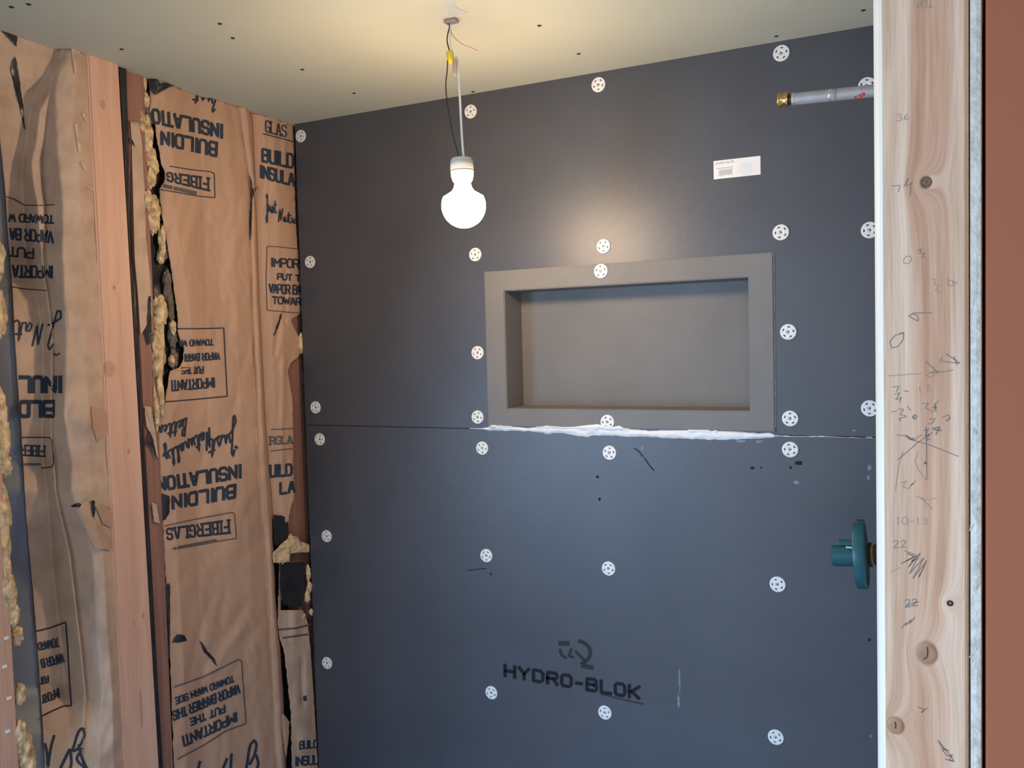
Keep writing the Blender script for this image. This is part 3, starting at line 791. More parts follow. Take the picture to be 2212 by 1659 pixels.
pencil([[(2012, 605), (2022, 602), (2018, 615), (2028, 618), (2020, 628), (2030, 632)], [(2046, 600), (2048, 618), (2062, 616), (2056, 606), (2050, 606)], [(2058, 608), (2068, 612)]], 1.6, 'graphite_soft')
pencil([[(2013, 676), (1975, 676), (1962, 682), (1975, 690), (1984, 694), (1982, 682), (1972, 678)]], 2.0)
pencil([[(1950, 720), (1934, 724), (1922, 738), (1926, 752), (1940, 748), (1951, 734), (1952, 718), (1944, 720)]], 2.0)
pencil([[(1918, 812), (1960, 809), (1990, 807)]], 1.6, 'graphite_soft')
pencil([[(2000, 781), (2016, 796), (2026, 806)], [(2010, 804), (2040, 803), (2058, 799)], [(2043, 764), (2074, 785), (2030, 780), (2036, 772)], [(2060, 770), (2068, 788)]], 1.8)
pencil([[(2000, 812), (2008, 804), (2020, 808), (2010, 816), (2000, 810)]], 1.5, 'graphite_soft')
pencil([[(1928, 836), (1942, 834), (1936, 846)], [(1932, 852), (1944, 848), (1934, 864), (1946, 860)], [(1952, 844), (1962, 846)], [(1946, 858), (1944, 868)]], 1.7)
pencil([[(1986, 836), (1988, 850)], [(1998, 834), (2008, 832), (2002, 842), (2012, 846)]], 1.5, 'graphite_soft')
pencil([[(1994, 872), (2006, 870), (1998, 882), (2010, 886)], [(2026, 866), (2014, 882), (2024, 878), (2012, 892)], [(2020, 872), (2022, 890)]], 1.7)
pencil([[(1926, 890), (1936, 888)], [(1942, 884), (1952, 884), (1944, 896), (1956, 898)], [(1960, 878), (1966, 886)], [(1942, 904), (1958, 900)], [(1944, 904), (1944, 910)]], 1.7)
pencil([[(1972, 900), (1976, 896), (1980, 900), (1976, 906), (1972, 902)]], 3.2)
pencil([[(2036, 902), (2048, 896), (2052, 902), (2044, 910), (2052, 904)], [(2008, 906), (2020, 904), (2014, 914), (2004, 916)]], 1.9)
pencil([[(2014, 926), (2030, 922), (2022, 938)], [(2018, 928), (2032, 930)]], 3.0)
pencil([[(1938, 940), (1960, 942), (1976, 952), (2010, 962), (2070, 986)], [(2014, 934), (1980, 958), (1955, 980), (1938, 994)], [(2000, 922), (2001, 960), (2002, 1036)],
        [(1956, 940), (1972, 952), (1990, 940)]], 1.6)
pencil([[(1996, 930), (2006, 926), (1998, 942), (2008, 938), (2000, 952), (2010, 948)], [(1958, 944), (1966, 950), (1974, 946)]], 2.0)
pencil([[(1950, 976), (1940, 1010), (1934, 1060)], [(1984, 974), (1976, 996), (1984, 1016), (2000, 1036)]], 1.3, 'graphite_soft')
pencil([[(1946, 1044), (1958, 1038), (1950, 1052), (1962, 1056), (1974, 1042), (1966, 1050), (1978, 1038)], [(1990, 1076), (2006, 1092), (2014, 1100)], [(1978, 1072), (2000, 1080), (2024, 1076)]], 1.5, 'graphite_soft')
ptext('10-13', [(1936, 1134), (2004, 1132), (1936, 1116), (2004, 1120)], 1.5, 'graphite_soft')
ptext('22', [(1929, 1184), (1958, 1182), (1930, 1168), (1958, 1167)], 1.6)
pencil([[(1954, 1190), (1980, 1200), (1946, 1218), (1976, 1202), (1962, 1226), (1988, 1194), (1964, 1240), (1996, 1204), (1972, 1250), (2002, 1210), (1984, 1248), (1998, 1220)]], 1.7)
pencil([[(1960, 1196), (1984, 1206), (1970, 1212)]], 2.6)
pencil([[(1925, 1236), (1944, 1226)]], 1.3, 'graphite_soft')
ptext('22', [(1955, 1312), (1982, 1308), (1955, 1295), (1982, 1293)], 2.0)
pencil([[(1956, 1310), (1974, 1302), (1984, 1300)]], 2.0)
pencil([[(1948, 1356), (1958, 1344), (1956, 1352), (1968, 1338), (1964, 1348), (1976, 1334)]], 2.0)
pencil([[(1984, 1528), (1996, 1532), (1990, 1540), (2002, 1530)]], 2.2)
pencil([[(2026, 1600), (2036, 1616), (2050, 1622), (2034, 1618), (2046, 1634), (2058, 1630), (2050, 1640), (2062, 1646), (2042, 1640)], [(2028, 1602), (2060, 1642)]], 2.0)

dw = empty('drywall_panel', (e1+.01, SY, 0), 'cut drywall panel edge showing white gypsum between wood post and terracotta wall', 'drywall')
d0, d1 = back(2097, 830, SY-.004).x, back(2121, 830, SY-.004).x
bm = bmesh.new(); n = 130
rows = []
for i in range(n+1):                                   # ragged knife-cut edge
    z = CEIL*i/n
    a, b = .0011*nz(z*16, 2.0), .0013*nz(z*20, 9.0)
    rows.append([bm.verts.new(p) for p in ((d0, 0.0, z), (d0, SY-.002+a, z), (d0+.0008, SY-.004+b, z), ((d0+d1)/2, SY-.0045+.0012*nz(z*32, 5), z), (d1-.0012+b*.6, SY-.004+a, z), (d1, SY-.002+b, z), (d1, 0.0, z))])
for i in range(n):
    for k in range(7):
        j = (k+1) % 7; bm.faces.new((rows[i][k], rows[i][j], rows[i+1][j], rows[i+1][k]))
bm.faces.new(rows[0][::-1]); bm.faces.new(rows[-1])
frombm('gypsum_core', bm, M['gypsum'], dw)
box('painted_face', (d1, SY+.003, 0.0), (d1+.0008, -.02, CEIL), M['orange'], dw)
for s in ((2096, 1140, 2103, 1133), (2094, 1146, 2096, 1136), (2093, 1420, 2099, 1414)):
    print_lines('paper_shred', [[(s[0], s[1]), ((s[0]+s[2])/2+1, s[1]-3), (s[2], s[3])]], 2.0, lambda a, b: back(a, b, SY-.005), M['gypsum'], dw)

# ---------------------------------------------------------------- left wall: studs
def stud_px(name, l_tab, r_tab, x0, depth, m, label, bev=.003):
    """a timber whose two front edges run through the given pixels, from floor to ceiling"""
    yl0, yr0 = left(l_tab[0][0], l_tab[0][1], x0), left(r_tab[0][0], r_tab[0][1], x0)
    yl1, yr1 = left(l_tab[1][0], l_tab[1][1], x0), left(r_tab[1][0], r_tab[1][1], x0)
    def ext(a, b, z): return a.y+(b.y-a.y)*(z-a.z)/(b.z-a.z)
    o = empty(name, (x0-depth/2, (yl1.y+yr1.y)/2, 0), label, 'stud')
    bm = bmesh.new(); vs_ = []
    for z in (0.0, CEIL):
        a, b = ext(yl0, yl1, z), ext(yr0, yr1, z)
        vs_.append([bm.verts.new(p) for p in ((x0-depth, a, z), (x0, a, z), (x0, b, z), (x0-depth, b, z))])
    for k in range(4):
        j = (k+1) % 4; bm.faces.new((vs_[0][k], vs_[0][j], vs_[1][j], vs_[1][k]))
    bm.faces.new(vs_[0][::-1]); bm.faces.new(vs_[1])
    bmesh.ops.bevel(bm, geom=[e for e in bm.edges if abs(e.verts[0].co.z-e.verts[1].co.z) > 1], offset=bev, segments=3, affect='EDGES')
    frombm('timber', bm, m, o)
    return o
stud_a = stud_px('wall_stud', [(190, 120), (270, 1659)], [(257, 140), (345, 1659)], 0.0, .089, M['wood_left'],
                 'clean pinkish planed wall stud standing bare between two insulation bays')
stud_o = stud_px('old_stud', [(268, 142), (348, 1659)], [(312, 158), (376, 1659)], -.016, .089, M['wood_old'],
                 'older dark reddish stud set back beside the clean pink stud')
stud_f = stud_px('edge_stud', [(-70, 30), (-20, 1659)], [(-48, 30), (43, 1659)], -.004, .10, M['wood_edge_stud'],
                 'stapled pinkish stud at the cut off end of the insulated wall')
stud_c = stud_px('corner_stud', [(600, 262), (640, 1659)], [(634, 268), (686, 1659)], -.030, .089, M['wood_old'],
                 'dark reddish stud in the corner where insulation meets the dark board')
for (px, py) in ((14, 1378), (20, 1508), (17, 1580), (10, 1440)):
    p = left(px, py, -.003)
    bm = bmesh.new(); bbox(bm, (p.x-.001, p.y-.004, p.z-.003), (p.x+.0016, p.y+.004, p.z+.003), .0008); frombm('staple_tab', bm, M['plastic'], stud_f)

# ---------------------------------------------------------------- left wall: insulation
def sheet(name, y0, y1, lf, rf, depth, m, parent, nx, step=7.0, thick=.0008):
    v, f = [], []
    ny = int((y1-y0)/step)
    for i in range(ny+1):
        y = y0+(y1-y0)*i/ny; a, b = lf(y), rf(y)
        for k in range(nx+1):
            px = a+(b-a)*k/nx
            p = left(px, y, depth(px, y))
            p.z = min(p.z, CEIL-.0005)
            v.append(p)
    for i in range(ny):
        for k in range(nx):
            q = i*(nx+1)+k; f.append((q, q+1, q+nx+2, q+nx+1))
    o = pyd(name, v, f, m, parent, True)
    if thick:
        md = o.modifiers.new('thickness', 'SOLIDIFY'); md.thickness = thick; md.offset = 0
    return o
def tuft(parent, c, x, rx, ry, rz, seed, m='fiber', rough=.26):
    rz *= 1.25; rx *= .8
    p = left(c[0], c[1], x)
    bm = bmesh.new(); bmesh.ops.create_icosphere(bm, subdivisions=4, radius=1.0)
    for v in bm.verts:
        d = v.co.normalized()
        s = 1+rough*1.3*noise.noise(d*1.3+Vector((seed, 0, 0)))+rough*1.1*noise.noise(d*3.1+Vector((0, seed, 0)))+rough*.8*noise.noise(d*7+Vector((0, 0, seed)))
        v.co = Vector((d.x*rx*s, d.y*ry*s, d.z*rz*s))+p
        v.co.z = min(v.co.z, CEIL-.001)
    return frombm('fiberglass_tuft', bm, M[m], parent, True)
def lift(depth, e=.0012): return lambda px, py: left(px, py, depth(px, py)+e)
def text(t, quad, w, dfn, parent, gap=.30, serif=False, m='navy', slant=0.0):
    return print_text('lettering', t, quad, w, lift(dfn), M[m], parent, gap, serif, slant)
def lines(ls, w, dfn, parent, m='navy', name='printed_line'):
    if len(ls) > 3: return print_lines(name, ls, w, lift(dfn), M[m], parent)
    for one in ls: print_lines(name, [one], w, lift(dfn), M[m], parent)
def smooth_lines(ls): return [[tuple(p) for p in catmull([Vector((a, b)) for a, b in l], 5)] for l in ls]

# ---- bay left of the clean stud: paper bulging at the stud and falling back in steep folds
RA = [  # y, blue right edge, fold 1 left, fold 1 crest, fold 2 left, fold 2 crest, bulge, stud edge
 (20, -28, 128, 138, 139, 146, 165, 186), (100, -16, 126, 138, 139, 147, 168, 190), (130, -13, 118, 128, 129, 139, 170, 191), (160, -10, 103, 112, 113, 125, 165, 193), (200, -6, 75, 107, 108, 117, 158, 195),
 (240, -4, 66, 86, 103, 118, 160, 197), (300, 0, 57, 80, 96, 119, 162, 200), (350, 5, 49, 68, 87, 125, 165, 203),
 (400, 10, 47, 73, 89, 130, 170, 205), (440, 13, 48, 82, 94, 134, 172, 207), (500, 17, 51, 85, 96, 134, 175, 210),
 (540, 20, 52, 90, 92, 133, 175, 212), (600, 25, 56, 95, 96, 136, 178, 216), (650, 28, 80, 104, 105, 137, 180, 218),
 (720, 31, 92, 112, 113, 142, 184, 222), (800, 36, 92, 112, 113, 140, 186, 226), (900, 44, 90, 110, 111, 136, 190, 231),
 (960, 47, 91, 112, 113, 146, 192, 234), (1000, 50, 93, 116, 117, 155, 195, 236), (1060, 53, 100, 120, 121, 152, 198, 240),
 (1100, 55, 104, 128, 129, 166, 205, 242), (1150, 60, 107, 140, 141, 185, 215, 244), (1200, 64, 109, 150, 151, 200, 222, 247),
 (1300, 73, 119, 162, 163, 206, 228, 252), (1400, 81, 131, 174, 175, 211, 235, 257), (1500, 88, 140, 184, 185, 220, 242, 262),
 (1580, 93, 147, 180, 181, 212, 244, 266), (1680, 99, 152, 175, 176, 205, 245, 271)]
def rowA(y):
    return [lerp([(r[0], r[k]) for r in RA], y) for k in range(1, 8)]
_ca = {}
def knotsA(y):
    k = round(y*2)
    if k in _ca: return _ca[k]
    b, a1, c1, a2, c2, bu, st_ = rowA(y)
    fade = lerp([(0, .6), (200, 1), (1480, 1), (1620, .35), (1700, .3)], y)
    w2, w1 = (c2-a2), (c1-a1)
    d3 = -.006
    D2 = w2*.00122*fade; D1 = w1*.00122*fade
    dm = d3-D2; db = dm-D1
    t = [(-200, db), (a1, db-.002), (a1+.10*w1, db), (c1, d3-w2*.00090*fade), (a2, d3-w2*.00092*fade), (a2+.10*w2, dm), (c2, d3), (c2+4, d3+.003), (bu, .004), (st_-4, -.006), (st_+60, -.012)]
    _ca[k] = t; return t
def dA(px, py):
    d = lerp(knotsA(py), px)
    c2 = rowA(py)[4]
    amp = .006 if px > c2+6 else .0025
    wr = nz(px*.016, py*.006, 3)*amp + abs(nz(px*.03+py*.012, py*.018, 8))*amp*.8
    # crumpled arch low on the bulge
    if px > c2:
        wr += .014*math.exp(-((px-185)/35)**2-((py-905)/45)**2) - .012*math.exp(-((px-205)/26)**2-((py-985)/60)**2)
        wr += .010*math.exp(-((px-175)/25)**2-((py-320)/30)**2)
    return d+wr
batt_a = empty('insulation_batt', (-.05, left(120, 830).y, 0), 'kraft faced batt with deep dark folds, left of the clean pink stud', 'insulation')
fa = sheet('kraft_facing', 22, 1700, lambda y: rowA(y)[0]+1.2*nz(y*.02, 4), lambda y: rowA(y)[6]+6, dA, M['kraft_old'], batt_a, 90)
def dBlue(px, py): return dA(rowA(py)[0], py)-.006-(rowA(py)[0]-px)*.00035
bl = sheet('black_backing', 22, 1700, lambda y: lerp([(0, -140), (900, -80), (1700, 0)], y), lambda y: rowA(y)[0]+5, dBlue, M['asphalt_dusty'], batt_a, 14)
bl['label'] = 'dusty black backing of the paper facing'
LA = lift(dA)
# shade in the slits of the paper, painted as black patches
def flap(parent, poly, dfn, m, name='torn_flap', e=.002, lab=None):
    """a small torn piece of paper: fan of an irregular outline lying just over the facing"""
    P = [Vector(p) for p in poly]; c = sum(P, Vector((0, 0)))/len(P)
    v = [left(c.x, c.y, dfn(c.x, c.y)+e)]; f = []
    out = []
    for a, b in zip(P, P[1:]+P[:1]):
        n_ = max(2, int((b-a).length/5))
        for k in range(n_):
            q_ = a+(b-a)*k/n_; q_ = q_+Vector((nz(q_.x*.23, q_.y*.23, 5), nz(q_.x*.21, q_.y*.21, 9)))*1.8; out.append(q_)
    n_ = len(out)
    for r_ in (.5, 1.0):
        for q_ in out:
            w = c+(q_-c)*r_; pt = left(w.x, w.y, dfn(w.x, w.y)+e*(1.2 if r_ < 1 else .8)); pt.z = min(pt.z, CEIL-.0004); v.append(pt)
    for k in range(n_):
        j = (k+1) % n_; f.append((0, 1+k, 1+j)); f.append((1+k, 1+n_+k, 1+n_+j, 1+j))
    o = pyd(name, v, f, M[m], parent, True)
    if lab: o['label'] = lab
    return o
flap(batt_a, [(2, 66), (12, 60), (38, 74), (36, 100), (32, 99), (18, 84)], dA, 'asphalt', 'black_backing')
flap(batt_a, [(32, 122), (36, 130), (42, 170), (50, 230), (54, 280), (51, 275), (42, 230), (29, 180), (22, 150), (27, 130)], dA, 'asphalt', 'black_backing')
flap(batt_a, [(152, 1092), (170, 1086), (178, 1092), (168, 1096), (156, 1096)], dA, 'asphalt', 'black_backing')
flap(batt_a, [(196, 1082), (204, 1080), (206, 1100), (203, 1122), (199, 1105)], dA, 'asphalt', 'black_backing')
flap(batt_a, [(168, 1102), (180, 1084), (190, 1082), (196, 1110), (226, 1150), (240, 1172), (240, 1188), (206, 1184), (192, 1160)], dA, 'kraft', 'torn_flap', .007)
flap(batt_a, [(206, 1090), (240, 1100), (241, 1140), (222, 1130)], dA, 'kraft', 'torn_flap', .006)
flap(batt_a, [(196, 876), (232, 892), (238, 940), (210, 955), (200, 920)], dA, 'kraft', 'torn_flap', .004)
for (x0, y0, x1, y1, w) in ((156, 95, 164, 156, 7), (164, 270, 172, 325, 7), (180, 247, 186, 260, 5), (176, 352, 184, 366, 6), (190, 404, 202, 409, 4)):
    print_lines('plaster_smear', [[(x0, y0), ((x0+x1)/2, (y0+y1)/2), (x1, y1)]], w, lift(dA, .0022), M['smear'] if 'smear' in M else M.setdefault('smear', mat('pale_plaster_smear', (.56, .42, .33), .8, var=.2, vscale=60)), batt_a)
# printing, upside down
PA = fa
lines([[(14, 425), (30, 430), (52, 443), (85, 444), (116, 442)], [(24, 619), (50, 624), (80, 626), (104, 628)]], 2.2, dA, PA)
text('TOWARD W', [(116, 466), (20, 462), (115, 482), (20, 478)], 4, dA, PA, .2)
text('VAPOR BA', [(114, 500), (22, 494), (114, 524), (22, 516)], 5, dA, PA, .2)
text('PUT', [(72, 538), (20, 534), (72, 558), (20, 552)], 4.5, dA, PA, .2)
text('IMPORTA', [(112, 576), (28, 574), (112, 600), (28, 598)], 5, dA, PA, .2)
text('nat', [(92, 700), (28, 690), (88, 742), (30, 735)], 4, dA, PA, .05)
text('j', [(132, 705), (104, 700), (130, 745), (102, 745)], 4.5, dA, PA)
lines([[(117, 764), (121, 768), (128, 764)]], 3.5, dA, PA)
text('INUL', [(130, 815), (44, 815), (130, 846), (44, 846)], 9.0, dA, PA, .34)
text('BLD', [(114, 868), (42, 868), (114, 899), (42, 899)], 9.0, dA, PA, .28)
lines([[(46, 945), (106, 945), (112, 950), (116, 1000), (112, 1009), (90, 1011)]], 2.5, dA, PA)
text('FIBER', [(96, 964), (46, 962), (96, 986), (46, 983)], 3.5, dA, PA, .35, True)
lines([[(53+i*7, 1003), (58+i*7, 1003)] for i in range(5)], 5, dA, PA, 'navy_faint')
lines([[(77, 1364), (110, 1356), (142, 1344), (146, 1400), (150, 1470), (154, 1524), (137, 1525), (112, 1536), (90, 1547)]], 3.5, dA, PA)
text('TOWARD', [(126, 1378), (82, 1390), (127, 1396), (84, 1404)], 3.5, dA, PA, .2)
text('VAPOR B', [(136, 1412), (88, 1426), (138, 1430), (92, 1442)], 4, dA, PA, .2)
text('PUT', [(104, 1460), (87, 1464), (105, 1474), (88, 1478)], 3.5, dA, PA, .2)
text('IMPORT', [(126, 1488), (90, 1503), (128, 1506), (92, 1518)], 4, dA, PA, .2)
lines(smooth_lines([[(117, 1590), (110, 1615), (104, 1655)], [(98, 1608), (102, 1630), (103, 1650)], [(182, 1572), (170, 1580), (160, 1610), (158, 1622), (170, 1615), (182, 1590), (180, 1575)],
       [(178, 1618), (166, 1640), (184, 1660)], [(150, 1620), (140, 1640), (128, 1665)], [(152, 1620), (154, 1650), (148, 1668)], [(170, 1610), (178, 1640), (192, 1668)]]), 6, dA, PA)
# yellow fibre along the far edge
for i, (c, x, ry, rz) in enumerate((((-6, 560), -.02, .012, .030), ((-4, 680), -.02, .013, .034), ((-4, 900), -.015, .014, .040), ((0, 960), -.012, .017, .045), ((4, 1005), -.012, .017, .016),
     ((2, 1110), -.012, .016, .045), ((7, 1185), -.012, .012, .035), ((14, 1260), -.01, .012, .035), ((20, 1300), -.010, .010, .034), ((28, 1328), -.01, .010, .016), ((36, 1375), -.02, .010, .014),
     ((42, 1500), -.012, .010, .016), ((44, 1590), -.01, .013, .026), ((56, 1630), -.014, .016, .028), ((60, 1659), -.014, .016, .028))):
    tuft(batt_a, c, x, .014, ry, rz, i*2.3+1)
tag_fib = sheet('fiberglass', 30, 1700, lambda y: lerp([(0, -150), (1700, -20)], y), lambda y: rowA(y)[6], lambda px, py: -.15+.008*nz(px*.05, py*.05, 4), M['fiber'], batt_a, 30, 14)

# ---- bay between the old stud and the corner
LBt = [(150, 322), (180, 321), (215, 326), (240, 322), (265, 334), (300, 338), (330, 344), (350, 347), (370, 355), (392, 356), (408, 344), (440, 346), (470, 350), (500, 356), (540, 363), (560, 366), (600, 372), (640, 378), (680, 383), (720, 384),
       (745, 394), (775, 398), (796, 384), (800, 368), (830, 362), (866, 356), (890, 344), (920, 340), (960, 341), (1000, 340), (1060, 346), (1110, 352), (1160, 352), (1250, 357), (1320, 361), (1400, 366), (1500, 370), (1680, 376)]
RBt = [(150, 520), (260, 546), (400, 552), (520, 556), (640, 560), (760, 566), (880, 572), (1000, 580), (1080, 588), (1200, 592), (1300, 596), (1400, 606), (1500, 612), (1600, 616), (1680, 620)]
CR = [(150, 420), (560, 440), (900, 444), (1100, 420), (1680, 440)]         # crease down the middle
RG = [(150, 505), (280, 522), (400, 540), (560, 541), (700, 546), (830, 552), (1000, 558), (1100, 564), (1200, 574), (1680, 600)]   # overlap edge
def dB(px, py):
    l, r_, c, g = lerp(LBt, py), lerp(RBt, py), lerp(CR, py), lerp(RG, py)
    t = [(l-10, -.030), (l+6, -.022), (l+28, -.014), (c-4, -.024), (c+4, -.026), (g-34, -.010), (g-5, -.012), (g-1, -.018), (g+1.5, -.008), ((g+r_)/2+2, -.002), (r_, -.022), (r_+40, -.03)]
    d = lerp(t, px)
    d += nz(px*.013, py*.0045, 12)*.007 + abs(nz(px*.028+py*.008, py*.012, 15))*.006 + abs(nz(px*.05-py*.02, py*.03, 19))*.0022
    # slanting crease under the upper box, sagging crease lower down
    s = (px-430)+(py-345)*.75
    if 300 < py < 480: d += .004*math.exp(-(s/9)**2)*math.exp(-((py-365)/60)**2)
    d += .004*math.exp(-(((px-430)-(py-1250)*.10)/16)**2)*math.exp(-((py-1330)/140)**2)
    d += .006*math.exp(-(((px-495)+(py-1400)*.7)/14)**2)*math.exp(-((py-1400)/70)**2)
    return d
batt_b = empty('insulation_batt', (-.05, left(450, 830).y, 0), 'wide kraft faced batt with upside down print and torn edge beside the old stud', 'insulation')
fb = sheet('kraft_facing', 120, 1700, lambda y: lerp(LBt, y)+3.0*nz(y*.05, 3)+1.5*nz(y*.21, 8), lambda y: lerp(RBt, y)+1.0*nz(y*.03, 6), dB, M['kraft'], batt_b, 84)
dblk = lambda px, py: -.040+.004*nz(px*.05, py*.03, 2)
sheet('black_backing', 120, 1700, lambda y: lerp([(120, 296), (1700, 362)], y), lambda y: lerp(LBt, y)+14, dblk, M['asphalt'], batt_b, 20)  # black liner added so the gaps in the tear look dark
PB = fb
text('INSULATIO', [(479, 270), (329, 236), (479, 297), (331, 264)], 6.6, dB, PB, .40)
text('BUILDIN', [(468, 309), (349, 284), (467, 337), (350, 311)], 6.6, dB, PB, .40)
text('just', [(476, 214), (416, 196), (472, 240), (414, 222)], 4, dB, PB, .05)
lines([[(367, 359), (410, 366), (455, 371), (463, 375), (464.5, 427), (430, 424), (380, 415), (344, 409)]], 2.2, dB, PB)
text('FIBERG', [(450, 385), (361, 373), (450, 411), (362, 390)], 4.8, dB, PB, .5, True)
lines([[(422-i*7.5, 417-i*1.7), (416-i*7.5, 415.6-i*1.7)] for i in range(9)], 8, dB, PB, 'navy_faint')
lines([[(384, 710), (430, 710), (483.5, 708.5), (487, 780), (491, 856), (430, 862), (357, 868)]], 2.6, dB, PB, 'navy')
text('TOWARD WA', [(460, 733), (387, 736), (460, 745), (387, 748)], 3.2, dB, PB, .28)
text('VAPOR BARRI', [(474, 762), (399, 766), (474, 776), (399, 780)], 3.6, dB, PB, .28)
text('PUT THE', [(439, 792), (393, 795), (439, 806), (393, 807)], 3.4, dB, PB, .28)
text('IMPORTANT!', [(462, 817), (370, 823), (463, 836), (371, 844)], 4.2, dB, PB, .28)
text('just', [(512, 930), (449, 950), (516, 972), (449, 990)], 4.6, dB, PB, .03)
text('naturally', [(452, 925), (352, 978), (456, 962), (360, 1010)], 4.6, dB, PB, .03)
text('better', [(404, 903), (340, 922), (402, 938), (342, 950)], 4.4, dB, PB, .03)
lines([[(509, 965), (512, 967)]], 6, dB, PB)
text('INSULATION', [(519, 1005), (340, 1034), (519, 1031), (343, 1060)], 7.0, dB, PB, .40)
text('BUILDIN', [(508, 1048), (373, 1072), (507, 1074), (374, 1098)], 7.0, dB, PB, .40)
lines([[(356, 1136), (420, 1122), (500, 1107), (507, 1110), (511, 1163), (440, 1174), (373, 1186)]], 2.4, dB, PB, 'navy_faint')
text('FIBERGLAS', [(494, 1124), (360, 1143), (495, 1151), (362, 1165)], 4.8, dB, PB, .5, True)
lines([[(466-i*8, 1168+i*1.5), (460-i*8, 1169+i*1.5)] for i in range(11)], 7, dB, PB, 'navy_faint')
lines([[(377, 1484), (440, 1462), (515, 1425), (522, 1428), (527, 1500), (532, 1563), (490, 1578), (440, 1610), (384, 1640)]], 3.0, dB, PB, 'navy_faint')
text('TOWARD WARM SIDE', [(504, 1460), (379, 1508), (505, 1472), (381, 1521)], 3.6, dB, PB, .25)
text('VAPOR BARRIER THIS', [(517, 1478), (373, 1538), (518, 1496), (375, 1556)], 4.6, dB, PB, .22)
text('PUT THE', [(485, 1524), (411, 1553), (486, 1538), (413, 1567)], 4.0, dB, PB, .25)
text('IMPORTANT!', [(510, 1540), (393, 1592), (511, 1558), (397, 1612)], 5.0, dB, PB, .25)
lines(smooth_lines([[(549, 1600), (540, 1612), (534, 1650), (530, 1668)], [(549, 1600), (554, 1608), (550, 1630), (540, 1650)], [(554, 1632), (558, 1650), (552, 1668)], [(490, 1640), (484, 1655), (478, 1670)], [(500, 1630), (498, 1668)], [(432, 1646), (426, 1668)]]), 6, dB, PB)
# tears showing the black side of the facing, and shaded slits painted black
flap(batt_b, [(371, 1388), (382, 1370), (398, 1372), (405, 1384), (388, 1388)], dB, 'asphalt', 'black_backing')
flap(batt_b, [(430, 1382), (438, 1390), (446, 1404), (464, 1424), (469, 1440), (458, 1426), (440, 1408)], dB, 'asphalt', 'black_backing', .0016)
flap(batt_b, [(539, 376), (544, 390), (556, 402), (550, 410), (545, 430), (544, 470), (540, 520), (538, 480), (541, 420)], dB, 'asphalt', 'black_backing')
flap(batt_b, [(549, 396), (560, 404), (557, 424), (551, 440), (549, 418)], dB, 'kraft', 'torn_flap', .005)
flap(batt_b, [(346, 1070), (352, 1066), (367, 1072), (366, 1105), (358, 1122), (350, 1126), (347, 1100)], dB, 'asphalt', 'black_backing', .004)
flap(batt_b, [(356, 1270), (362, 1260), (367, 1262), (367, 1330), (366, 1420), (362, 1420), (361, 1340)], dB, 'asphalt', 'black_backing', .004)
flap(batt_b, [(348, 186), (330, 160), (322, 160), (322, 192), (334, 206), (362, 190), (388, 182), (372, 176)], dB, 'asphalt', 'black_backing', .006)
flap(batt_b, [(384, 180), (392, 184), (390, 192), (384, 188)], dB, 'asphalt', 'black_backing', .004)
# black strip between the two studs, flange stapled over the old stud
dst = lambda px, py: -.008+.002*nz(px*.2, py*.01, 3)
st1 = sheet('black_strip', 125, 1700, lambda y: lerp([(125, 256), (1700, 346)], y), lambda y: lerp([(125, 272), (560, 283), (620, 292), (720, 298), (1000, 313), (1700, 354)], y), dst, M['asphalt'], batt_b, 8)
dfl = lambda px, py: -.0125+.002*nz(px*.09, py*.02, 31)+.0015*abs(nz(px*.02, py*.05, 7))
sheet('stapled_flange', 262, 722, lambda y: lerp([(262, 281), (300, 284), (560, 291), (640, 298), (722, 303)], y), lambda y: lerp([(262, 300), (300, 306), (400, 312), (520, 316), (610, 326), (680, 329), (722, 306)], y)+1.5*nz(y*.08, 4), dfl, M['kraft_old'], batt_b, 16)
flap(batt_b, [(278, 298), (286, 302), (292, 318), (287, 314), (280, 306)], dfl, 'asphalt', 'black_backing')
flap(batt_b, [(311, 715), (317, 700), (320, 640), (326, 640), (327, 740), (319, 745)], dfl, 'asphalt', 'black_backing', .001)
flap(batt_b, [(312, 876), (326, 880), (336, 930), (342, 990), (336, 975), (330, 950), (316, 920)], dfl, 'kraft_old', 'torn_flap', .002)
flap(batt_b, [(322, 930), (330, 945), (340, 995), (328, 965), (318, 956)], dfl, 'asphalt', 'black_backing', .004)
flap(batt_b, [(329, 1085), (338, 1090), (346, 1130), (334, 1128), (330, 1106)], dfl, 'kraft_old', 'torn_flap', .003)
# yellow fibre in the tear
for i, (c, x, ry, rz) in enumerate((((309, 172), -.022, .006, .022), ((314, 216), -.022, .009, .014), ((305, 262), -.020, .009, .018), ((318, 300), -.020, .013, .036), ((322, 335), -.022, .011, .018), ((330, 350), -.024, .012, .022),
     ((326, 385), -.018, .011, .017), ((318, 430), -.016, .010, .018), ((333, 455), -.018, .016, .026), ((330, 480), -.020, .013, .020), ((350, 520), -.024, .007, .026), ((348, 555), -.030, .010, .012),
     ((345, 670), -.018, .015, .028), ((341, 706), -.018, .012, .018), ((373, 706), -.020, .006, .013), ((342, 755), -.016, .017, .035), ((340, 790), -.016, .013, .026), ((345, 848), -.014, .008, .040), ((371, 780), -.018, .006, .010), ((336, 885), -.014, .005, .035))):
    tuft(batt_b, c, x, .010, ry, rz, i*3.1+50)
# grey fibre hanging in the dark part of the tear
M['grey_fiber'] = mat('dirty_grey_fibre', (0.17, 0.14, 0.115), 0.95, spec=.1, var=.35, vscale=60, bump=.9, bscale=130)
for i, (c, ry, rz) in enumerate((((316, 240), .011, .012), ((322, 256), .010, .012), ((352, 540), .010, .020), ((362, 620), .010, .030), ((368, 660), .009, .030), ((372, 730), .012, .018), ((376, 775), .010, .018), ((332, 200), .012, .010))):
    tuft(batt_b, c, -.028, .007, ry, rz, i*2.7+90, 'grey_fiber')

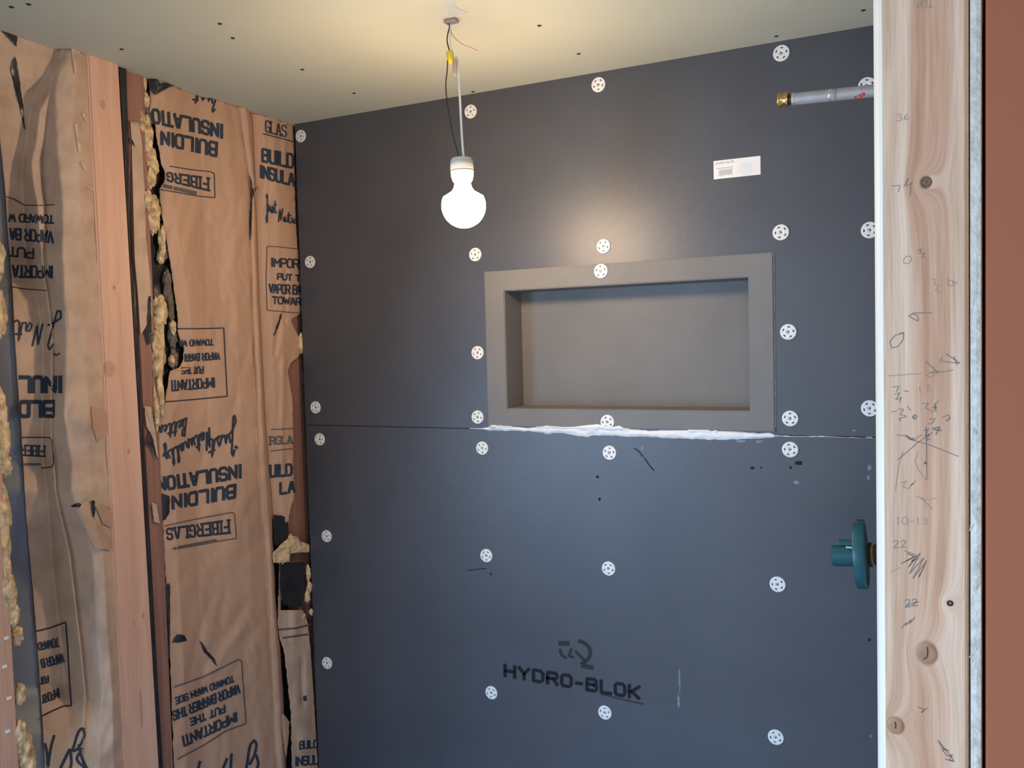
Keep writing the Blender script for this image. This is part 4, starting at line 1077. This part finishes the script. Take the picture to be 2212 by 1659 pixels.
# ---- narrow strip beside the corner, printed upright
def LC(y): return lerp(RBt, y)-12
RCt = [(150, 625), (262, 634), (300, 637), (400, 637), (480, 640), (540, 646), (600, 650), (660, 653), (676, 652), (690, 628), (716, 640), (735, 648), (756, 652), (770, 646), (784, 628), (800, 622), (830, 626), (860, 632), (940, 634), (1010, 634), (1060, 637), (1078, 636), (1095, 628), (1118, 624)]
def dC(px, py):
    l = lerp(RBt, py)
    t = [(l-14, -.030), (l+6, -.026), (l+22, -.014), (l+45, -.008), (l+72, -.012), (l+110, -.020)]
    d = lerp(t, px)+nz(px*.025, py*.006, 22)*.005+abs(nz(px*.05+py*.01, py*.014, 25))*.003
    for (x0, y0, x1, y1, w, h) in ((618, 590, 616, 690, 4, -.004), (606, 690, 594, 760, 5, -.005), (617, 260, 612, 360, 5, .004), (612, 780, 608, 1000, 6, .005)):
        if y0-10 < py < y1+10:
            cxx = x0+(x1-x0)*(py-y0)/(y1-y0); d += h*math.exp(-((px-cxx)/w)**2)
    return d
batt_c = empty('insulation_batt', (-.05, left(610, 830).y, 0), 'narrow kraft faced strip of insulation squeezed beside the dark corner, printed upright', 'insulation')
fc = sheet('kraft_facing', 150, 1128, LC, lambda y: lerp(RCt, y)+2.0*nz(y*.09, 3), dC, M['kraft'], batt_c, 36, 5)
PC = fc
lines([[(569, 289), (600, 297), (634, 306)]], 2.4, dC, PC)
text('GLAS', [(574, 284), (618, 296), (574, 260), (618, 272)], 3.2, dC, PC, .35, True)
text('BUILD', [(567, 348), (633, 363), (567, 322), (633, 334)], 5.8, dC, PC, .30)
text('INSULA', [(564, 383), (635, 401), (564, 358), (635, 376)], 5.6, dC, PC, .28)
text('just', [(574, 456), (598, 462), (572, 424), (598, 434)], 3.2, dC, PC, .05)
text('natu', [(602, 478), (640, 484), (602, 454), (638, 460)], 3.4, dC, PC, .03)
lines([[(645, 538), (600, 533), (577, 532), (575, 600), (577, 670), (610, 673), (650, 677)]], 2.2, dC, PC, 'navy_faint')
text('IMPOR', [(588, 575), (645, 579), (588, 558), (645, 561)], 4.0, dC, PC, .25)
text('PUT T', [(600, 603), (648, 607), (600, 591), (648, 595)], 3.6, dC, PC, .25)
text('VAPOR BA', [(582, 632), (650, 636), (582, 614), (650, 617)], 4.0, dC, PC, .2)
text('TOWAR', [(589, 655), (650, 659), (589, 641), (650, 645)], 3.8, dC, PC, .22)
lines([[(586, 928), (632, 926)], [(586, 974), (632, 969)]], 2.2, dC, PC, 'navy_faint')
text('RGLA', [(584, 960), (631, 957), (584, 944), (631, 942)], 3.6, dC, PC, .3, True, 'navy_faint')
text('UILD', [(584, 1030), (630, 1026), (584, 1006), (630, 1003)], 5.8, dC, PC, .25)
text('LA', [(606, 1067), (636, 1062), (606, 1044), (636, 1040)], 5.8, dC, PC, .5)
flap(batt_c, [(606, 676), (609, 684), (602, 704), (594, 726), (592, 724), (599, 700)], dC, 'asphalt', 'black_backing')
tuft(batt_c, (650, 742), -.008, .007, .006, .022, 3.3)
dblc = lambda px, py: -.042+.003*nz(px*.06, py*.03, 12)
sheet('black_backing', 1085, 1700, lambda y: lerp(RBt, y)-14, lambda y: lerp([(1085, 632), (1200, 658), (1320, 664), (1700, 690)], y), dblc, M['asphalt'], batt_c, 16)
for i, (c, x, ry, rz) in enumerate((((606, 1200), -.014, .016, .014), ((625, 1172), -.014, .014, .016), ((650, 1182), -.012, .013, .009), ((612, 1208), -.012, .014, .008), ((666, 1238), -.006, .006, .018), ((668, 1268), -.006, .006, .012), ((664, 1288), -.006, .008, .014), ((672, 1322), -.006, .005, .007), ((655, 1332), -.010, .007, .006), ((612, 1290), -.018, .006, .006))):
    tuft(batt_c, c, x, .008, ry, rz, i*1.9+140)
flap(batt_c, [(590, 1112), (618, 1116), (624, 1140), (622, 1165), (606, 1176), (592, 1178)], lambda a, b: -.012, 'asphalt', 'black_backing', .001)  # darkness of the upper hole, painted as a black patch
flap(batt_c, [(606, 1216), (660, 1214), (658, 1250), (652, 1312), (610, 1306), (604, 1260)], lambda a, b: -.010, 'asphalt', 'black_backing', .001)  # darkness of the lower hole, painted the same way
flap(batt_c, [(588, 1196), (606, 1176), (628, 1158), (642, 1158), (648, 1170), (668, 1176), (668, 1192), (622, 1196), (626, 1214), (590, 1216)], lambda a, b: -.008+.006*nz(a*.06, b*.06, 77), 'fiber', 'torn_flap', .003, 'yellowed torn flap')
LC2 = [(1300, 606), (1340, 600), (1380, 604), (1400, 612), (1440, 618), (1480, 622), (1540, 628), (1700, 632)]
RC2 = [(1300, 640), (1320, 655), (1340, 664), (1400, 671), (1500, 678), (1600, 684), (1700, 690)]
dC2 = lambda px, py: -.008+.006*nz(px*.05, py*.008, 41)+.006*math.exp(-((px-650-(py-1500)*.08)/14)**2)-.008*math.exp(-((px-652-(py-1450)*.02)/5)**2)*(1 if 1420 < py < 1520 else 0)
fc2 = sheet('kraft_facing', 1318, 1700, lambda y: lerp(LC2, y)+2.2*nz(y*.09, 8), lambda y: lerp(RC2, y)+1.5*nz(y*.09, 5), dC2, M['kraft_old'], batt_c, 30, 5)
lines([[(604, 1360), (640, 1357), (667, 1350)], [(612, 1378), (668, 1370)]], 4, dC2, fc2, 'navy_faint')
text('BUILD', [(648, 1618), (686, 1614), (648, 1602), (686, 1599)], 3.5, dC2, fc2, .2)
text('INSUL', [(640, 1654), (688, 1650), (640, 1636), (688, 1632)], 4, dC2, fc2, .2)
flap(batt_c, [(655, 1505), (662, 1502), (664, 1512), (657, 1516)], dC2, 'asphalt', 'black_backing')
flap(batt_c, [(607, 1545), (613, 1542), (625, 1560), (624, 1590), (618, 1640), (612, 1600)], dC2, 'kraft', 'torn_flap', .008)
flap(batt_c, [(604, 1218), (610, 1222), (606, 1330), (600, 1340), (602, 1270)], lambda a, b: -.02, 'kraft_old', 'torn_flap', .003)
for bt, (a, b) in ((batt_b, (300, 600)), (batt_c, (560, 640))):
    sheet('fiberglass', 120, 1700, lambda y, a=a: a+(y-120)*.04, lambda y, b=b: b+(y-120)*.04, lambda px, py: -.058+.006*nz(px*.05, py*.05, 14), M['fiber'], bt, 26, 14)
print('built')
